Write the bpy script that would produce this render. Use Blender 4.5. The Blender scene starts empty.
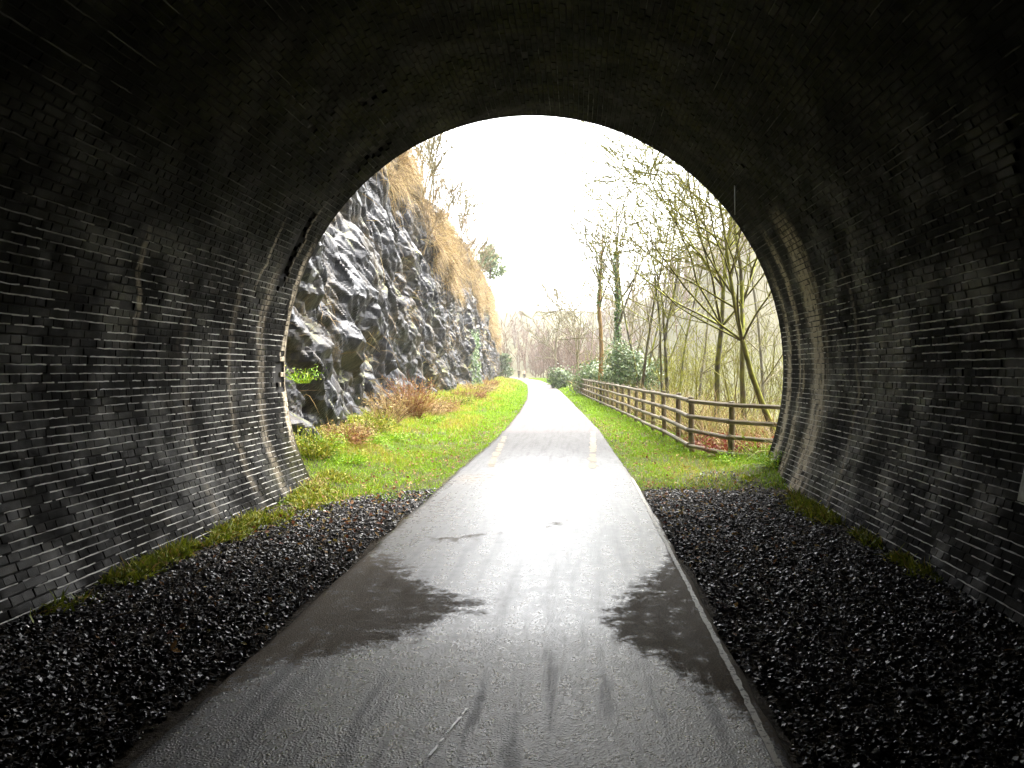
import bpy, math, random
import numpy as np
from mathutils import Matrix, Vector

R = math.radians
rng = np.random.default_rng(7)
random.seed(7)
sc = bpy.context.scene
COL = sc.collection

# ------------------------------------------------------------------ camera
CAM_H = 1.6
cam_d = bpy.data.cameras.new('camera')
cam = bpy.data.objects.new('camera', cam_d)
COL.objects.link(cam)
cam.location = (0, 0, CAM_H)
cam.rotation_euler = (R(90), 0, 0)
cam_d.sensor_width = 36
cam_d.lens = 800 / 1024 * 36
cam_d.shift_x = -65 / 1024
cam_d.shift_y = -14 / 1024
cam_d.clip_end = 6000
cam_d.clip_start = 0.05
sc.camera = cam

# ------------------------------------------------------------------ sky, sun, exposure
SUN_EL, SUN_AZ = 55, 40          # azimuth clockwise from +Y (the way out of the tunnel)
world = bpy.data.worlds.new('World')
sc.world = world
world.use_nodes = True
wn = world.node_tree.nodes
wl = world.node_tree.links
wn.clear()
sky = wn.new('ShaderNodeTexSky')
sky.sky_type = 'NISHITA'
sky.sun_disc = False
sky.sun_elevation = R(SUN_EL)
sky.sun_rotation = R(SUN_AZ)
sky.dust_density = 4.0
sky.ozone_density = 0.5
hs = wn.new('ShaderNodeHueSaturation')
hs.inputs['Saturation'].default_value = 0.30
wm = wn.new('ShaderNodeMix')
wm.data_type = 'RGBA'
wm.blend_type = 'MULTIPLY'
wm.inputs['Factor'].default_value = 1.0
wm.inputs['B'].default_value = (1.0, 0.99, 0.96, 1)
bg = wn.new('ShaderNodeBackground')
bg.inputs['Strength'].default_value = 0.13
wo = wn.new('ShaderNodeOutputWorld')
wl.new(sky.outputs[0], hs.inputs['Color'])
wl.new(hs.outputs[0], wm.inputs['A'])
wl.new(wm.outputs['Result'], bg.inputs['Color'])
wl.new(bg.outputs[0], wo.inputs['Surface'])
sun_d = bpy.data.lights.new('sun', 'SUN')
sun_d.energy = 1.0
sun_d.angle = R(40)
sun_d.color = (1.0, 0.96, 0.88)
sun = bpy.data.objects.new('sun', sun_d)
COL.objects.link(sun)
sdir = Vector((math.sin(R(SUN_AZ)) * math.cos(R(SUN_EL)), math.cos(R(SUN_AZ)) * math.cos(R(SUN_EL)), math.sin(R(SUN_EL))))
sun.rotation_euler = sdir.to_track_quat('Z', 'Y').to_euler()
sc.view_settings.view_transform = 'Standard'
sc.view_settings.look = 'None'
sc.view_settings.gamma = 1
sc.view_settings.use_curve_mapping = False
sc.view_settings.exposure = 3.3
sc.cycles.max_bounces = 5
sc.cycles.diffuse_bounces = 3
sc.cycles.glossy_bounces = 2
sc.cycles.transmission_bounces = 2
sc.cycles.volume_bounces = 0

# ------------------------------------------------------------------ helpers
def put(o, parent=None, label=None, cat=None, group=None, kind=None):
    COL.objects.link(o)
    if parent is not None: o.parent = parent
    if label: o['label'] = label
    if cat: o['category'] = cat
    if group: o['group'] = group
    if kind: o['kind'] = kind
    return o

def empty(name, loc=(0, 0, 0), **k):
    o = bpy.data.objects.new(name, None)
    o.location = loc
    o.empty_display_size = 0.2
    return put(o, **k)

def mesh_data(name, V, F, mat, smooth=False, attrs=None):
    """F: (n,k) array or list of such arrays; attrs: {name: per-vertex float array}"""
    V = np.asarray(V, dtype=np.float32).reshape(-1, 3)
    Fs = F if isinstance(F, list) else [F]
    Fs = [np.asarray(f, dtype=np.int32) for f in Fs if len(f)]
    me = bpy.data.meshes.new(name)
    me.vertices.add(len(V))
    me.vertices.foreach_set('co', V.ravel())
    nl = sum(f.size for f in Fs)
    npoly = sum(len(f) for f in Fs)
    me.loops.add(nl)
    me.loops.foreach_set('vertex_index', np.concatenate([f.ravel() for f in Fs]))
    me.polygons.add(npoly)
    tot = np.concatenate([np.full(len(f), f.shape[1], np.int32) for f in Fs])
    st = np.concatenate([[0], np.cumsum(tot)[:-1]]).astype(np.int32)
    me.polygons.foreach_set('loop_start', st)
    me.polygons.foreach_set('loop_total', tot)
    me.polygons.foreach_set('use_smooth', np.full(npoly, smooth))
    me.update(calc_edges=True)
    for k, a in (attrs or {}).items():
        at = me.attributes.new(k, 'FLOAT', 'POINT')
        at.data.foreach_set('value', np.asarray(a, dtype=np.float32).ravel())
    if mat: me.materials.append(mat)
    return me

def mesh(name, V, F, mat, smooth=False, attrs=None, **k):
    return put(bpy.data.objects.new(name, mesh_data(name, V, F, mat, smooth, attrs)), **k)

def grid_faces(nu, nv):
    i = np.arange(nu - 1)[:, None] * nv + np.arange(nv - 1)[None, :]
    return np.stack([i, i + 1, i + nv + 1, i + nv], -1).reshape(-1, 4)

def hash_f(*ks):
    h = np.zeros(np.broadcast(*ks).shape, np.uint64)
    for n, k in enumerate(ks):
        h = (h ^ (np.asarray(k).astype(np.int64).astype(np.uint64) * np.uint64(0x9E3779B97F4A7C15 + 2 * n * 7919))) * np.uint64(0xBF58476D1CE4E5B9)
        h ^= h >> np.uint64(29)
    h = h * np.uint64(0x94D049BB133111EB)
    h ^= h >> np.uint64(31)
    return (h & np.uint64(0xFFFFFF)).astype(np.float64) / 0xFFFFFF

def noise2(x, y, s=0):
    x = np.asarray(x, float); y = np.asarray(y, float)
    xi = np.floor(x); yi = np.floor(y)
    fx = x - xi; fy = y - yi
    fx = fx * fx * (3 - 2 * fx); fy = fy * fy * (3 - 2 * fy)
    h = lambda a, b: hash_f(xi + a, yi + b, np.full_like(xi, s))
    return (h(0, 0) * (1 - fx) + h(1, 0) * fx) * (1 - fy) + (h(0, 1) * (1 - fx) + h(1, 1) * fx) * fy

def fbm(x, y, s=0, o=4):
    r = 0; a = 0.5
    for i in range(o):
        r = r + a * noise2(np.asarray(x) * 2 ** i, np.asarray(y) * 2 ** i, s + i)
        a /= 2
    return r / (1 - 0.5 ** o)

def sstep(a, b, x):
    t = np.clip((np.asarray(x, float) - a) / (b - a), 0, 1)
    return t * t * (3 - 2 * t)

def rand_rot(n, r=rng):
    q = r.normal(size=(n, 4)); q /= np.linalg.norm(q, axis=1)[:, None]
    w, x, y, z = q.T
    return np.stack([np.stack([1 - 2 * (y * y + z * z), 2 * (x * y - z * w), 2 * (x * z + y * w)], -1),
                     np.stack([2 * (x * y + z * w), 1 - 2 * (x * x + z * z), 2 * (y * z - x * w)], -1),
                     np.stack([2 * (x * z - y * w), 2 * (y * z + x * w), 1 - 2 * (x * x + y * y)], -1)], 1)

# ------------------------------------------------------------------ node helper
class NT:
    def __init__(s, name):
        s.m = bpy.data.materials.new(name)
        s.m.use_nodes = True
        s.t = s.m.node_tree
        s.t.nodes.clear()
        s.out = s.t.nodes.new('ShaderNodeOutputMaterial')
        s.p = s.n('ShaderNodeBsdfPrincipled')
        s.t.links.new(s.p.outputs[0], s.out.inputs['Surface'])
    def n(s, typ, **k):
        nd = s.t.nodes.new(typ)
        for a, b in k.items(): setattr(nd, a, b)
        return nd
    def l(s, a, b):
        s.t.links.new(a, b)
    def set(s, inp, v):
        if hasattr(v, 'node'): s.l(v, inp)
        else: inp.default_value = v
    def math(s, op, a, b=0.0, c=0.0, clamp=False):
        nd = s.n('ShaderNodeMath', operation=op, use_clamp=clamp)
        for i, v in zip(nd.inputs, (a, b, c)): s.set(i, v)
        return nd.outputs[0]
    def mix(s, f, a, b, mode='MIX'):
        nd = s.n('ShaderNodeMix', data_type='RGBA', blend_type=mode)
        col = lambda v: v if hasattr(v, 'node') else (*v, 1)[:4]
        s.set(nd.inputs['Factor'], f); s.set(nd.inputs['A'], col(a)); s.set(nd.inputs['B'], col(b))
        return nd.outputs['Result']
    def noise(s, vec, scale, detail=4, rough=0.55, out='Fac'):
        nd = s.n('ShaderNodeTexNoise')
        if vec is not None: s.l(vec, nd.inputs['Vector'])
        nd.inputs['Scale'].default_value = scale
        nd.inputs['Detail'].default_value = detail
        nd.inputs['Roughness'].default_value = rough
        return nd.outputs[out]
    def voronoi(s, vec, scale, feature='F1', out='Distance'):
        nd = s.n('ShaderNodeTexVoronoi', feature=feature)
        if vec is not None: s.l(vec, nd.inputs['Vector'])
        nd.inputs['Scale'].default_value = scale
        return nd.outputs[out]
    def step(s, v, a, b, lo=0.0, hi=1.0):
        nd = s.n('ShaderNodeMapRange', interpolation_type='SMOOTHSTEP')
        s.set(nd.inputs['Value'], v)
        nd.inputs['From Min'].default_value = a; nd.inputs['From Max'].default_value = b
        nd.inputs['To Min'].default_value = lo; nd.inputs['To Max'].default_value = hi
        return nd.outputs['Result']
    def ramp(s, v, stops):
        nd = s.n('ShaderNodeValToRGB')
        s.set(nd.inputs[0], v)
        e = nd.color_ramp.elements
        while len(e) < len(stops): e.new(0.5)
        for el, (p, c) in zip(e, stops):
            el.position = p; el.color = (*c, 1)
        return nd.outputs[0]
    def pos(s):
        return s.n('ShaderNodeNewGeometry').outputs['Position']
    def xyz(s, v):
        nd = s.n('ShaderNodeSeparateXYZ'); s.l(v, nd.inputs[0]); return nd.outputs
    def vec(s, x, y, z):
        nd = s.n('ShaderNodeCombineXYZ')
        for i, v in zip(nd.inputs, (x, y, z)): s.set(i, v)
        return nd.outputs[0]
    def attr(s, name):
        return s.n('ShaderNodeAttribute', attribute_name=name).outputs['Fac']
    def bump(s, h, strength, dist):
        nd = s.n('ShaderNodeBump')
        s.l(h, nd.inputs['Height'])
        nd.inputs['Strength'].default_value = strength
        nd.inputs['Distance'].default_value = dist
        s.l(nd.outputs[0], s.p.inputs['Normal'])
    def done(s, base=None, rough=None, spec=None):
        if base is not None: s.set(s.p.inputs['Base Color'], base if hasattr(base, 'node') else (*base, 1))
        if rough is not None: s.set(s.p.inputs['Roughness'], rough)
        if spec is not None: s.set(s.p.inputs['Specular IOR Level'], spec)
        return s.m

def leaf_mat(name, stops, rough=0.6, transl=0.25, spec=0.3):
    """foliage: colour from a per-blade random attribute, some light coming through"""
    t = NT(name)
    c = t.ramp(t.attr('rnd'), stops)
    t.done(c, rough, spec)
    tr = t.n('ShaderNodeBsdfTranslucent')
    t.l(c, tr.inputs['Color'])
    mx = t.n('ShaderNodeMixShader')
    mx.inputs[0].default_value = transl
    t.l(t.p.outputs[0], mx.inputs[1]); t.l(tr.outputs[0], mx.inputs[2])
    t.l(mx.outputs[0], t.out.inputs['Surface'])
    return t.m

# ------------------------------------------------------------------ tunnel frame
RAD = 3.61
Y_END = 11.0                     # mouth at the left wall; the mouth is askew and the right wall runs on further
CX = -0.40
def y_end(a):
    return Y_END + (RAD * np.sin(a) + RAD) / (2 * RAD) * 1.7
def lining_point(y, a, r):
    """a: angle from the crown, positive to the right"""
    y = y + 0 * a
    r = r + 0.06 * sstep(11.0, 12.7, y) * sstep(R(25), R(80), a)
    c = np.cos(a)
    return np.stack([CX + r * np.sin(a), y, CAM_H + r * c * np.where(c > 0, 1.04, 1.0)], -1)
COURSE = 0.068
A_MAX = R(118.5)
NC = int(2 * A_MAX * RAD / COURSE)
def spalled(y, a):
    """a ragged shallow scar where facing bricks have gone, above the left haunch"""
    w = (noise2(a * 9.0, a * 0 + 2.0, 5) - 0.25) * 0.22
    d = y - (y_end(a) - 0.62 + 0.22 * (noise2(a * 5.0, a * 0, 12) - 0.5))
    return (np.abs(d) < w) & (a < R(-30)) & (a > R(-74))
patches = lambda y, a: (fbm(y * 1.3, a * 2.6, 31, 3) > 0.84) & (np.abs(a) < R(95))

# ---- materials of the lining
def tunnel_coords(t):
    p = t.pos(); x, y, z = t.xyz(p)
    a = t.math('ARCTAN2', t.math('ADD', x, 0.40), t.math('SUBTRACT', z, CAM_H))
    return p, y, a, t.math('MULTIPLY', a, RAD)

def stains(t, p, y, a, v, base, lime_light=1.0):
    streak_v = t.vec(t.math('MULTIPLY', y, 5.0), t.math('MULTIPLY', v, 0.28), 0.0)
    n1 = t.noise(streak_v, 1.0, 5, 0.6)
    n2 = t.noise(p, 1.1, 4, 0.6)
    n3 = t.noise(p, 9.0, 3, 0.6)
    absa = t.math('ABSOLUTE', a)
    # moss and algae around the crown
    moss = t.math('MULTIPLY', t.step(absa, R(75), R(35)), t.step(n2, 0.42, 0.62))
    moss = t.math('MULTIPLY', moss, t.step(n3, 0.3, 0.6))
    c = t.mix(t.math('MULTIPLY', moss, 0.85), base, (0.026, 0.028, 0.006))
    # olive algae at the foot of the walls by the mouth
    al = t.math('MULTIPLY', t.step(absa, R(92), R(112)), t.step(y, 8.2, 10.4))
    c = t.mix(t.math('MULTIPLY', al, t.step(n2, 0.35, 0.7, 0, 0.6)), c, (0.045, 0.045, 0.016))
    # soot and seepage, black
    soot_v = t.vec(t.math('MULTIPLY', y, 1.15), t.math('MULTIPLY', v, 0.65), 3.7)
    soot = t.step(t.noise(soot_v, 1.0, 4, 0.6), 0.52, 0.66)
    xx = t.math('MULTIPLY', t.math('SINE', a), RAD)
    ye = t.math('MULTIPLY_ADD', t.math('ADD', xx, RAD), 1.7 / (2 * RAD), Y_END - 0.72)
    rg = t.math('ABSOLUTE', t.math('SUBTRACT', t.math('ADD', y, t.math('MULTIPLY', t.math('SUBTRACT', n2, 0.5), 0.7)), ye))
    soot = t.math('MAXIMUM', soot, t.math('MULTIPLY', t.step(rg, 0.30, 0.08), t.step(n3, 0.25, 0.5)))
    c = t.mix(t.math('MULTIPLY', soot, 0.8), c, (0.003, 0.003, 0.003))
    # calcite streaks running down the walls, with daylight painted in by the mouth
    def band(yc, w, a0, a1, side):
        wob = t.math('MULTIPLY', t.math('SUBTRACT', t.noise(t.vec(0.0, v, yc), 1.3, 4), 0.5), 0.55)
        d = t.math('ABSOLUTE', t.math('SUBTRACT', t.math('ADD', y, wob), yc))
        m = t.step(d, w, w * 0.25)
        aa = a if side > 0 else t.math('MULTIPLY', a, -1.0)
        m = t.math('MULTIPLY', m, t.step(aa, R(a0 - 6), R(a0 + 8)))
        m = t.math('MULTIPLY', m, t.step(aa, R(a1 + 4), R(a1 - 6)))
        m = t.math('MULTIPLY', m, t.step(n3, 0.30, 0.62, 0.15, 1.0))
        return t.math('MULTIPLY', m, t.step(n1, 0.32, 0.56))
    S = [(10.55, 0.48, 58, 119, 1, 1.4), (11.5, 0.22, 60, 118, 1, 1.0), (12.2, 0.24, 66, 119, 1, 1.0), (9.15, 0.07, 70, 118, 1, 0.30),  # first three: calcite, strengthened to paint the lit end of the right wall
         (10.93, 0.13, 64, 106, -1, 1.3), (8.15, 0.13, 78, 116, -1, 0.22), (9.25, 0.11, 72, 114, -1, 0.26), (10.1, 0.16, 70, 116, -1, 0.42),  # first one: whitish calcite with the sunlit mouth edge put into its colour
         (7.2, 0.06, 72, 84, -1, 0.8), (9.7, 0.05, 62, 74, -1, 0.6), (10.6, 0.05, 56, 70, -1, 0.5)]
    tot = None
    for yc, w, a0, a1, s_, k in S:
        b = t.math('MULTIPLY', band(yc, w, a0, a1, s_), k * lime_light)
        tot = b if tot is None else t.math('MAXIMUM', tot, b)
    tot = t.math('MINIMUM', tot, 0.9)
    return t.mix(tot, c, (0.44, 0.38, 0.29)), tot, soot, n3

def brick_material():
    t = NT('tunnel_brick')
    p, y, a, v = tunnel_coords(t)
    rnd = t.math('FRACT', t.math('ADD', t.n('ShaderNodeNewGeometry').outputs['Random Per Island'], t.n('ShaderNodeObjectInfo').outputs['Random']))
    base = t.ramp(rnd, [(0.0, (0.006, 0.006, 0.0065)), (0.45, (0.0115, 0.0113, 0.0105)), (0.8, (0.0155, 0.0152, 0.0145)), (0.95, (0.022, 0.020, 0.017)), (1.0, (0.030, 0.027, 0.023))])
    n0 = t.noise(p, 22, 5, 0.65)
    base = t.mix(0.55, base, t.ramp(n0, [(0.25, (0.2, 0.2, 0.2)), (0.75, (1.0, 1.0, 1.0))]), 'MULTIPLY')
    base = t.mix(t.step(t.math('ABSOLUTE', a), R(86), R(58), 0, 0.55), base, (0.0035, 0.0036, 0.0024))  # soot on the crown, darkened further to stand in for light falling off
    c, lime_light, soot, n3 = stains(t, p, y, a, v, base)
    damp = t.math('MULTIPLY', t.step(t.noise(p, 1.7, 5, 0.65), 0.42, 0.68), t.step(t.math('ABSOLUTE', a), R(52), R(84), 0.35, 1.0))
    r = t.math('ADD', t.math('SUBTRACT', 0.70, t.math('MULTIPLY', damp, 0.28)), t.math('MULTIPLY', lime_light, 0.1))
    t.bump(t.noise(p, 90, 4, 0.7), 0.55, 0.004)
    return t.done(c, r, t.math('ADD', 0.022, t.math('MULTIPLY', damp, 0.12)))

def mortar_material():
    t = NT('tunnel_mortar')
    p, y, a, v = tunnel_coords(t)
    absa = t.math('ABSOLUTE', a)
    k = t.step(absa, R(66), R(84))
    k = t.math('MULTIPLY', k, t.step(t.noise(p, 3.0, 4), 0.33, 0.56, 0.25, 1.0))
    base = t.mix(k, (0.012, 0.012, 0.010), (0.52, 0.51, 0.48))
    c, lime_light, soot, n3 = stains(t, p, y, a, v, base, 0.8)
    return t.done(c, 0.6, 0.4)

def backing_material():
    t = NT('sooty_backing')
    p = t.pos()
    return t.done(t.ramp(t.noise(p, 14, 4), [(0.3, (0.003, 0.003, 0.003)), (0.8, (0.012, 0.011, 0.010))]), 0.8, 0.3)

M_BRICK, M_MORTAR, M_BACK = brick_material(), mortar_material(), backing_material()

def build_tunnel():
    root = empty('tunnel', (0, 0, 0), label='dark curved brick railway tunnel, damp and sooty, framing the bright way out', cat='tunnel')
    # backing sheet, bowed out where bricks have fallen
    ys = np.concatenate([np.arange(-45, 0, 3.0), np.arange(0, 12.8, 0.10)])
    an = np.linspace(-A_MAX - 0.02, A_MAX + 0.02, 240)
    Yg, Ag = np.meshgrid(ys, an, indexing='ij')
    Yg = np.minimum(Yg, y_end(Ag) - 0.015)
    rec = np.where(spalled(Yg, Ag), 0.045, 0.011)
    rec = np.where(patches(Yg, Ag) & ~spalled(Yg, Ag), 0.03, rec)
    V = lining_point(Yg.ravel(), Ag.ravel(), RAD + rec.ravel())
    mesh('lining', V, grid_faces(len(ys), len(an)), M_BACK, parent=root)
    rim = lining_point(np.r_[y_end(an) - 0.05, y_end(an) - 0.004, y_end(an) - 0.004], np.r_[an, an, an], RAD + np.r_[0 * an + 0.0012, 0 * an + 0.0012, 0 * an + 0.05])
    mesh('mouth_rim', rim, grid_faces(3, len(an)), M_BRICK, parent=root)
    # unseen cap added behind the viewer so no light enters from that end
    ce = lining_point(np.full(60, -45.0), np.linspace(-A_MAX, A_MAX, 60), np.full(60, RAD + 0.02))
    mesh('end_light_block', ce, np.arange(60)[None, :], M_BACK, parent=root)
    # bricks
    tn = np.array([1.0, 0, 0])
    cells = []
    for c in range(NC):
        a = -A_MAX + (c + 0.5) * COURSE / RAD
        header = (c % 2 == 1) and abs(a) > R(58)
        L = 0.1125 if header else 0.225
        off = (0.05625 if header else 0.0) if abs(a) > R(58) else (0.1125 if c % 2 else 0.0)
        y = 0.2 - off + 0.012 * (hash_f(np.array([c]), np.array([3]))[0] - 0.5)
        ye_ = float(y_end(a))
        while y + L < ye_ + 0.07:
            y1 = min(y + L, ye_)
            if y1 - y > 0.04: cells.append((a, (y + y1) / 2, y1 - y))
            y += L
    cells = np.array(cells)
    a, yc, ln = cells.T
    keep = ~spalled(yc, a)
    shallow = patches(yc, a)
    keep &= ~(shallow & (rng.random(len(a)) < 0.6))
    keep &= ~((rng.random(len(a)) < 0.0025))
    cells = cells[keep]; a, yc, ln = cells.T
    n = len(a)
    nrm = np.stack([-np.sin(a), 0 * a, -np.cos(a)], -1)     # inwards
    tv = np.stack([np.cos(a), 0 * a, -np.sin(a)], -1)       # along the arc, to the right
    tu = np.tile([0, 1.0, 0], (n, 1))
    # small tilts
    tlt = rng.normal(0, 0.006, (n, 2))
    nrm2 = nrm + tu * tlt[:, :1] + tv * tlt[:, 1:] * 1.4
    nrm2 /= np.linalg.norm(nrm2, axis=1)[:, None]
    tu2 = tu - nrm2 * np.sum(tu * nrm2, 1)[:, None]; tu2 /= np.linalg.norm(tu2, axis=1)[:, None]
    tv2 = np.cross(nrm2, tu2)
    out = rng.normal(0, 0.0016, n)
    ctr = lining_point(yc, a, RAD + 0.0 * a) + nrm * out[:, None]
    wid = 0.0585 + rng.normal(0, 0.0012, n)
    def block(hl, hw, bev=0.0045, dep=0.10, jit=None):
        b = np.array([[-1, -1], [1, -1], [1, 1], [-1, 1]], float)
        back = np.c_[b * [hl, hw], np.full(4, -dep)]
        mid = np.c_[b * [hl, hw], np.full(4, -bev)]
        fr = np.c_[b * [hl - bev, hw - bev], np.zeros(4)]
        return np.concatenate([back, mid, fr])
    BF = np.array([[0, 1, 5, 4], [1, 2, 6, 5], [2, 3, 7, 6], [3, 0, 4, 7], [4, 5, 9, 8], [5, 6, 10, 9], [6, 7, 11, 10], [7, 4, 8, 11], [8, 9, 10, 11]])
    # which show largest in the picture
    def proj(P):
        return np.stack([577 + 800 * P[:, 0] / P[:, 1], 370 - 800 * (P[:, 2] - CAM_H) / P[:, 1]], -1)
    c4 = [ctr + tu * (sx * ln[:, None] / 2) + tv * (sy * 0.029) for sx, sy in ((-1, -1), (1, -1), (1, 1), (-1, 1))]
    q = [proj(np.where(c[:, 1:2] > 0.5, c, [[0, 0.5, 0]])) for c in c4]
    area = 0.5 * np.abs(sum(q[i][:, 0] * q[(i + 1) % 4][:, 1] - q[(i + 1) % 4][:, 0] * q[i][:, 1] for i in range(4)))
    cp = proj(ctr)
    inside = (cp[:, 0] > 3) & (cp[:, 0] < 1021) & (cp[:, 1] > 3) & (cp[:, 1] < 765) & (yc > 1) & (ctr[:, 2] > 0.10)
    area = np.where(inside, area, 0)
    order = np.argsort(-area)
    single = np.zeros(n, bool); single[order[:300]] = True
    # alike bricks share their mesh
    shared = {}
    for i in np.nonzero(single)[0]:
        key = (round(float(ln[i]), 3), i % 3)
        if key not in shared:
            r2 = np.random.default_rng(int(key[0] * 1000) * 7 + key[1])
            vb = block(key[0] / 2 - 0.0022, 0.0292, 0.0032)
            vb[4:] += r2.normal(0, 0.0011, (8, 3))
            shared[key] = mesh_data('brick', vb, BF, M_BRICK)
        o = bpy.data.objects.new('brick', shared[key])
        m = Matrix.Identity(4)
        for k in range(3):
            m[k][0] = tu2[i][k]; m[k][1] = tv2[i][k]; m[k][2] = nrm2[i][k]; m[k][3] = ctr[i][k]
        o.matrix_world = m
        put(o, parent=root)
    idx = np.nonzero(~single)[0]
    hl = ln[idx] / 2 - 0.0022
    hw = wid[idx] / 2
    b = np.array([[-1, -1], [1, -1], [1, 1], [-1, 1]], float)
    loc = np.zeros((len(idx), 12, 3))
    for k in range(4):
        loc[:, k] = np.stack([b[k, 0] * hl, b[k, 1] * hw, np.full(len(idx), -0.05)], -1)
        loc[:, 4 + k] = np.stack([b[k, 0] * hl, b[k, 1] * hw, np.full(len(idx), -0.0032)], -1)
        loc[:, 8 + k] = np.stack([b[k, 0] * (hl - 0.0032), b[k, 1] * (hw - 0.0032), np.zeros(len(idx))], -1)
    loc[:, 4:] += rng.normal(0, 0.0011, (len(idx), 8, 3))
    W = (ctr[idx][:, None] + loc[..., :1] * tu2[idx][:, None] + loc[..., 1:2] * tv2[idx][:, None] + loc[..., 2:] * nrm2[idx][:, None])
    F = (BF[None] + 12 * np.arange(len(idx))[:, None, None]).reshape(-1, 4)
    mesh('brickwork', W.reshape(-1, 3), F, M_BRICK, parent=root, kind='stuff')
    # bed joints: ragged strips of mortar between the courses
    Vs, Fs = [], []
    seg = 0.045
    for c in range(NC + 1):
        a0 = -A_MAX + c * COURSE / RAD
        absa = abs(a0)
        yy = np.arange(0.2, float(y_end(a0)) - 0.09, seg)
        drop = 0.92 if absa < R(58) else (0.74 if absa < R(70) else (0.52 if absa < R(82) else 0.26))
        m = len(yy)
        g = noise2(yy * 1.7, np.full(m, c * 3.1), 21)
        g2 = noise2(yy * 7.0, np.full(m, c * 5.7), 23)
        gap = (g < drop * 0.85) | (g2 < 0.16 + drop * 0.25) | (rng.random(m) < 0.05)
        hwid = 0.0046 + 0.0012 * noise2(np.arange(m + 1) * 0.22, np.full(m + 1, c * 1.7), 27) + rng.normal(0, 0.0008, m + 1)
        mid = rng.normal(0, 0.0016, m + 1) + 0.004 * (noise2(np.arange(m + 1) * 0.35, np.full(m + 1, c), 4) - 0.5)
        ye = np.append(yy, yy[-1] + seg)
        depth = RAD + 0.0015 + np.abs(rng.normal(0, 0.0012, m + 1))
        lo = lining_point(ye, a0 + (mid - hwid) / RAD, depth + 0.001)
        hi = lining_point(ye, a0 + (mid + hwid) / RAD, depth + 0.001)
        bad = gap | spalled(ye[:-1], np.full(m, a0)) | patches(ye[:-1], np.full(m, a0))
        base = sum(len(v) for v in Vs)
        Vs += [lo, hi]
        i = np.nonzero(~bad)[0]
        Fs.append(np.stack([base + i, base + i + 1, base + m + 1 + i + 1, base + m + 1 + i], -1))
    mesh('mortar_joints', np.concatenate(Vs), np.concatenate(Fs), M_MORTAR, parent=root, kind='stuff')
    # stone headwall outside, and the cover of earth
    t = NT('headwall_stone')
    p = t.pos()
    t.bump(t.noise(p, 12, 4), 0.6, 0.03)
    m_hw = t.done(t.ramp(t.noise(p, 5, 5), [(0.3, (0.10, 0.09, 0.08)), (0.7, (0.24, 0.22, 0.19))]), 0.8)
    N = 80
    aa = np.linspace(-A_MAX, A_MAX, N)
    inner = lining_point(np.full(N, 0.0), aa, np.full(N, RAD + 0.26)) * [1, 0, 1]
    outer = inner.copy()
    for k in range(N):
        d = np.array([math.sin(aa[k]), math.cos(aa[k])])
        s_ = min(14 / max(abs(d[0]), 1e-6), (10.0 if d[1] > 0 else 3.0) / max(abs(d[1]), 1e-6))
        outer[k] = [CX + d[0] * s_, 0, CAM_H + d[1] * s_]
    sh = lambda q, dy: q + np.stack([0 * q[:, 0], Y_END + (q[:, 0] + 4.01) / 7.22 * 1.7 + dy, 0 * q[:, 0]], -1)
    ring = np.concatenate([sh(inner, -0.6), sh(outer, -0.6), sh(inner, -0.05), sh(outer, -0.05)])
    i = np.arange(N - 1)
    f = lambda p0, p1: np.stack([p0 * N + i, p0 * N + i + 1, p1 * N + i + 1, p1 * N + i], -1)
    mesh('headwall', ring, np.concatenate([f(0, 1), f(2, 3), f(0, 2), f(1, 3)]), m_hw, parent=root)
    return root

build_tunnel()

# ------------------------------------------------------------------ terrain
PD = [-45, 0, 5, 10.5, 12.8, 16.8, 21.7, 30, 43, 60, 85, 120, 142, 170, 200, 240]
PL = [-1.85, -1.85, -1.85, -1.9, -1.92, -1.89, -1.95, -2.2, -2.72, -3.7, -5.3, -8.4, -10.9, -15, -21, -32]
PR = [0.90, 0.90, 0.90, 0.88, 0.82, 0.72, 0.60, 0.22, -0.37, -1.2, -2.66, -5.4, -8.2, -12, -17.5, -28]
CD = [8, 11.5, 14, 20, 32, 45, 58, 75, 100, 128, 160, 200, 260, 320]
CB = [-4.5, -4.55, -4.5, -5.2, -6.3, -6.8, -7.3, -8.2, -9.9, -12.2, -17, -26, -45, -70]
FD = [12.4, 15.6, 17.4, 30, 45, 61]
FX = [3.1, 2.24, 2.20, 1.52, 0.62, -0.2]
pl = lambda d: np.interp(d, PD, PL)
pr = lambda d: np.interp(d, PD, PR)
cb = lambda d: np.interp(d, CD, CB)
fx = lambda d: np.interp(d, FD, FX) + np.clip(np.asarray(d, float) - 61, 0, None) * -0.05

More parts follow.
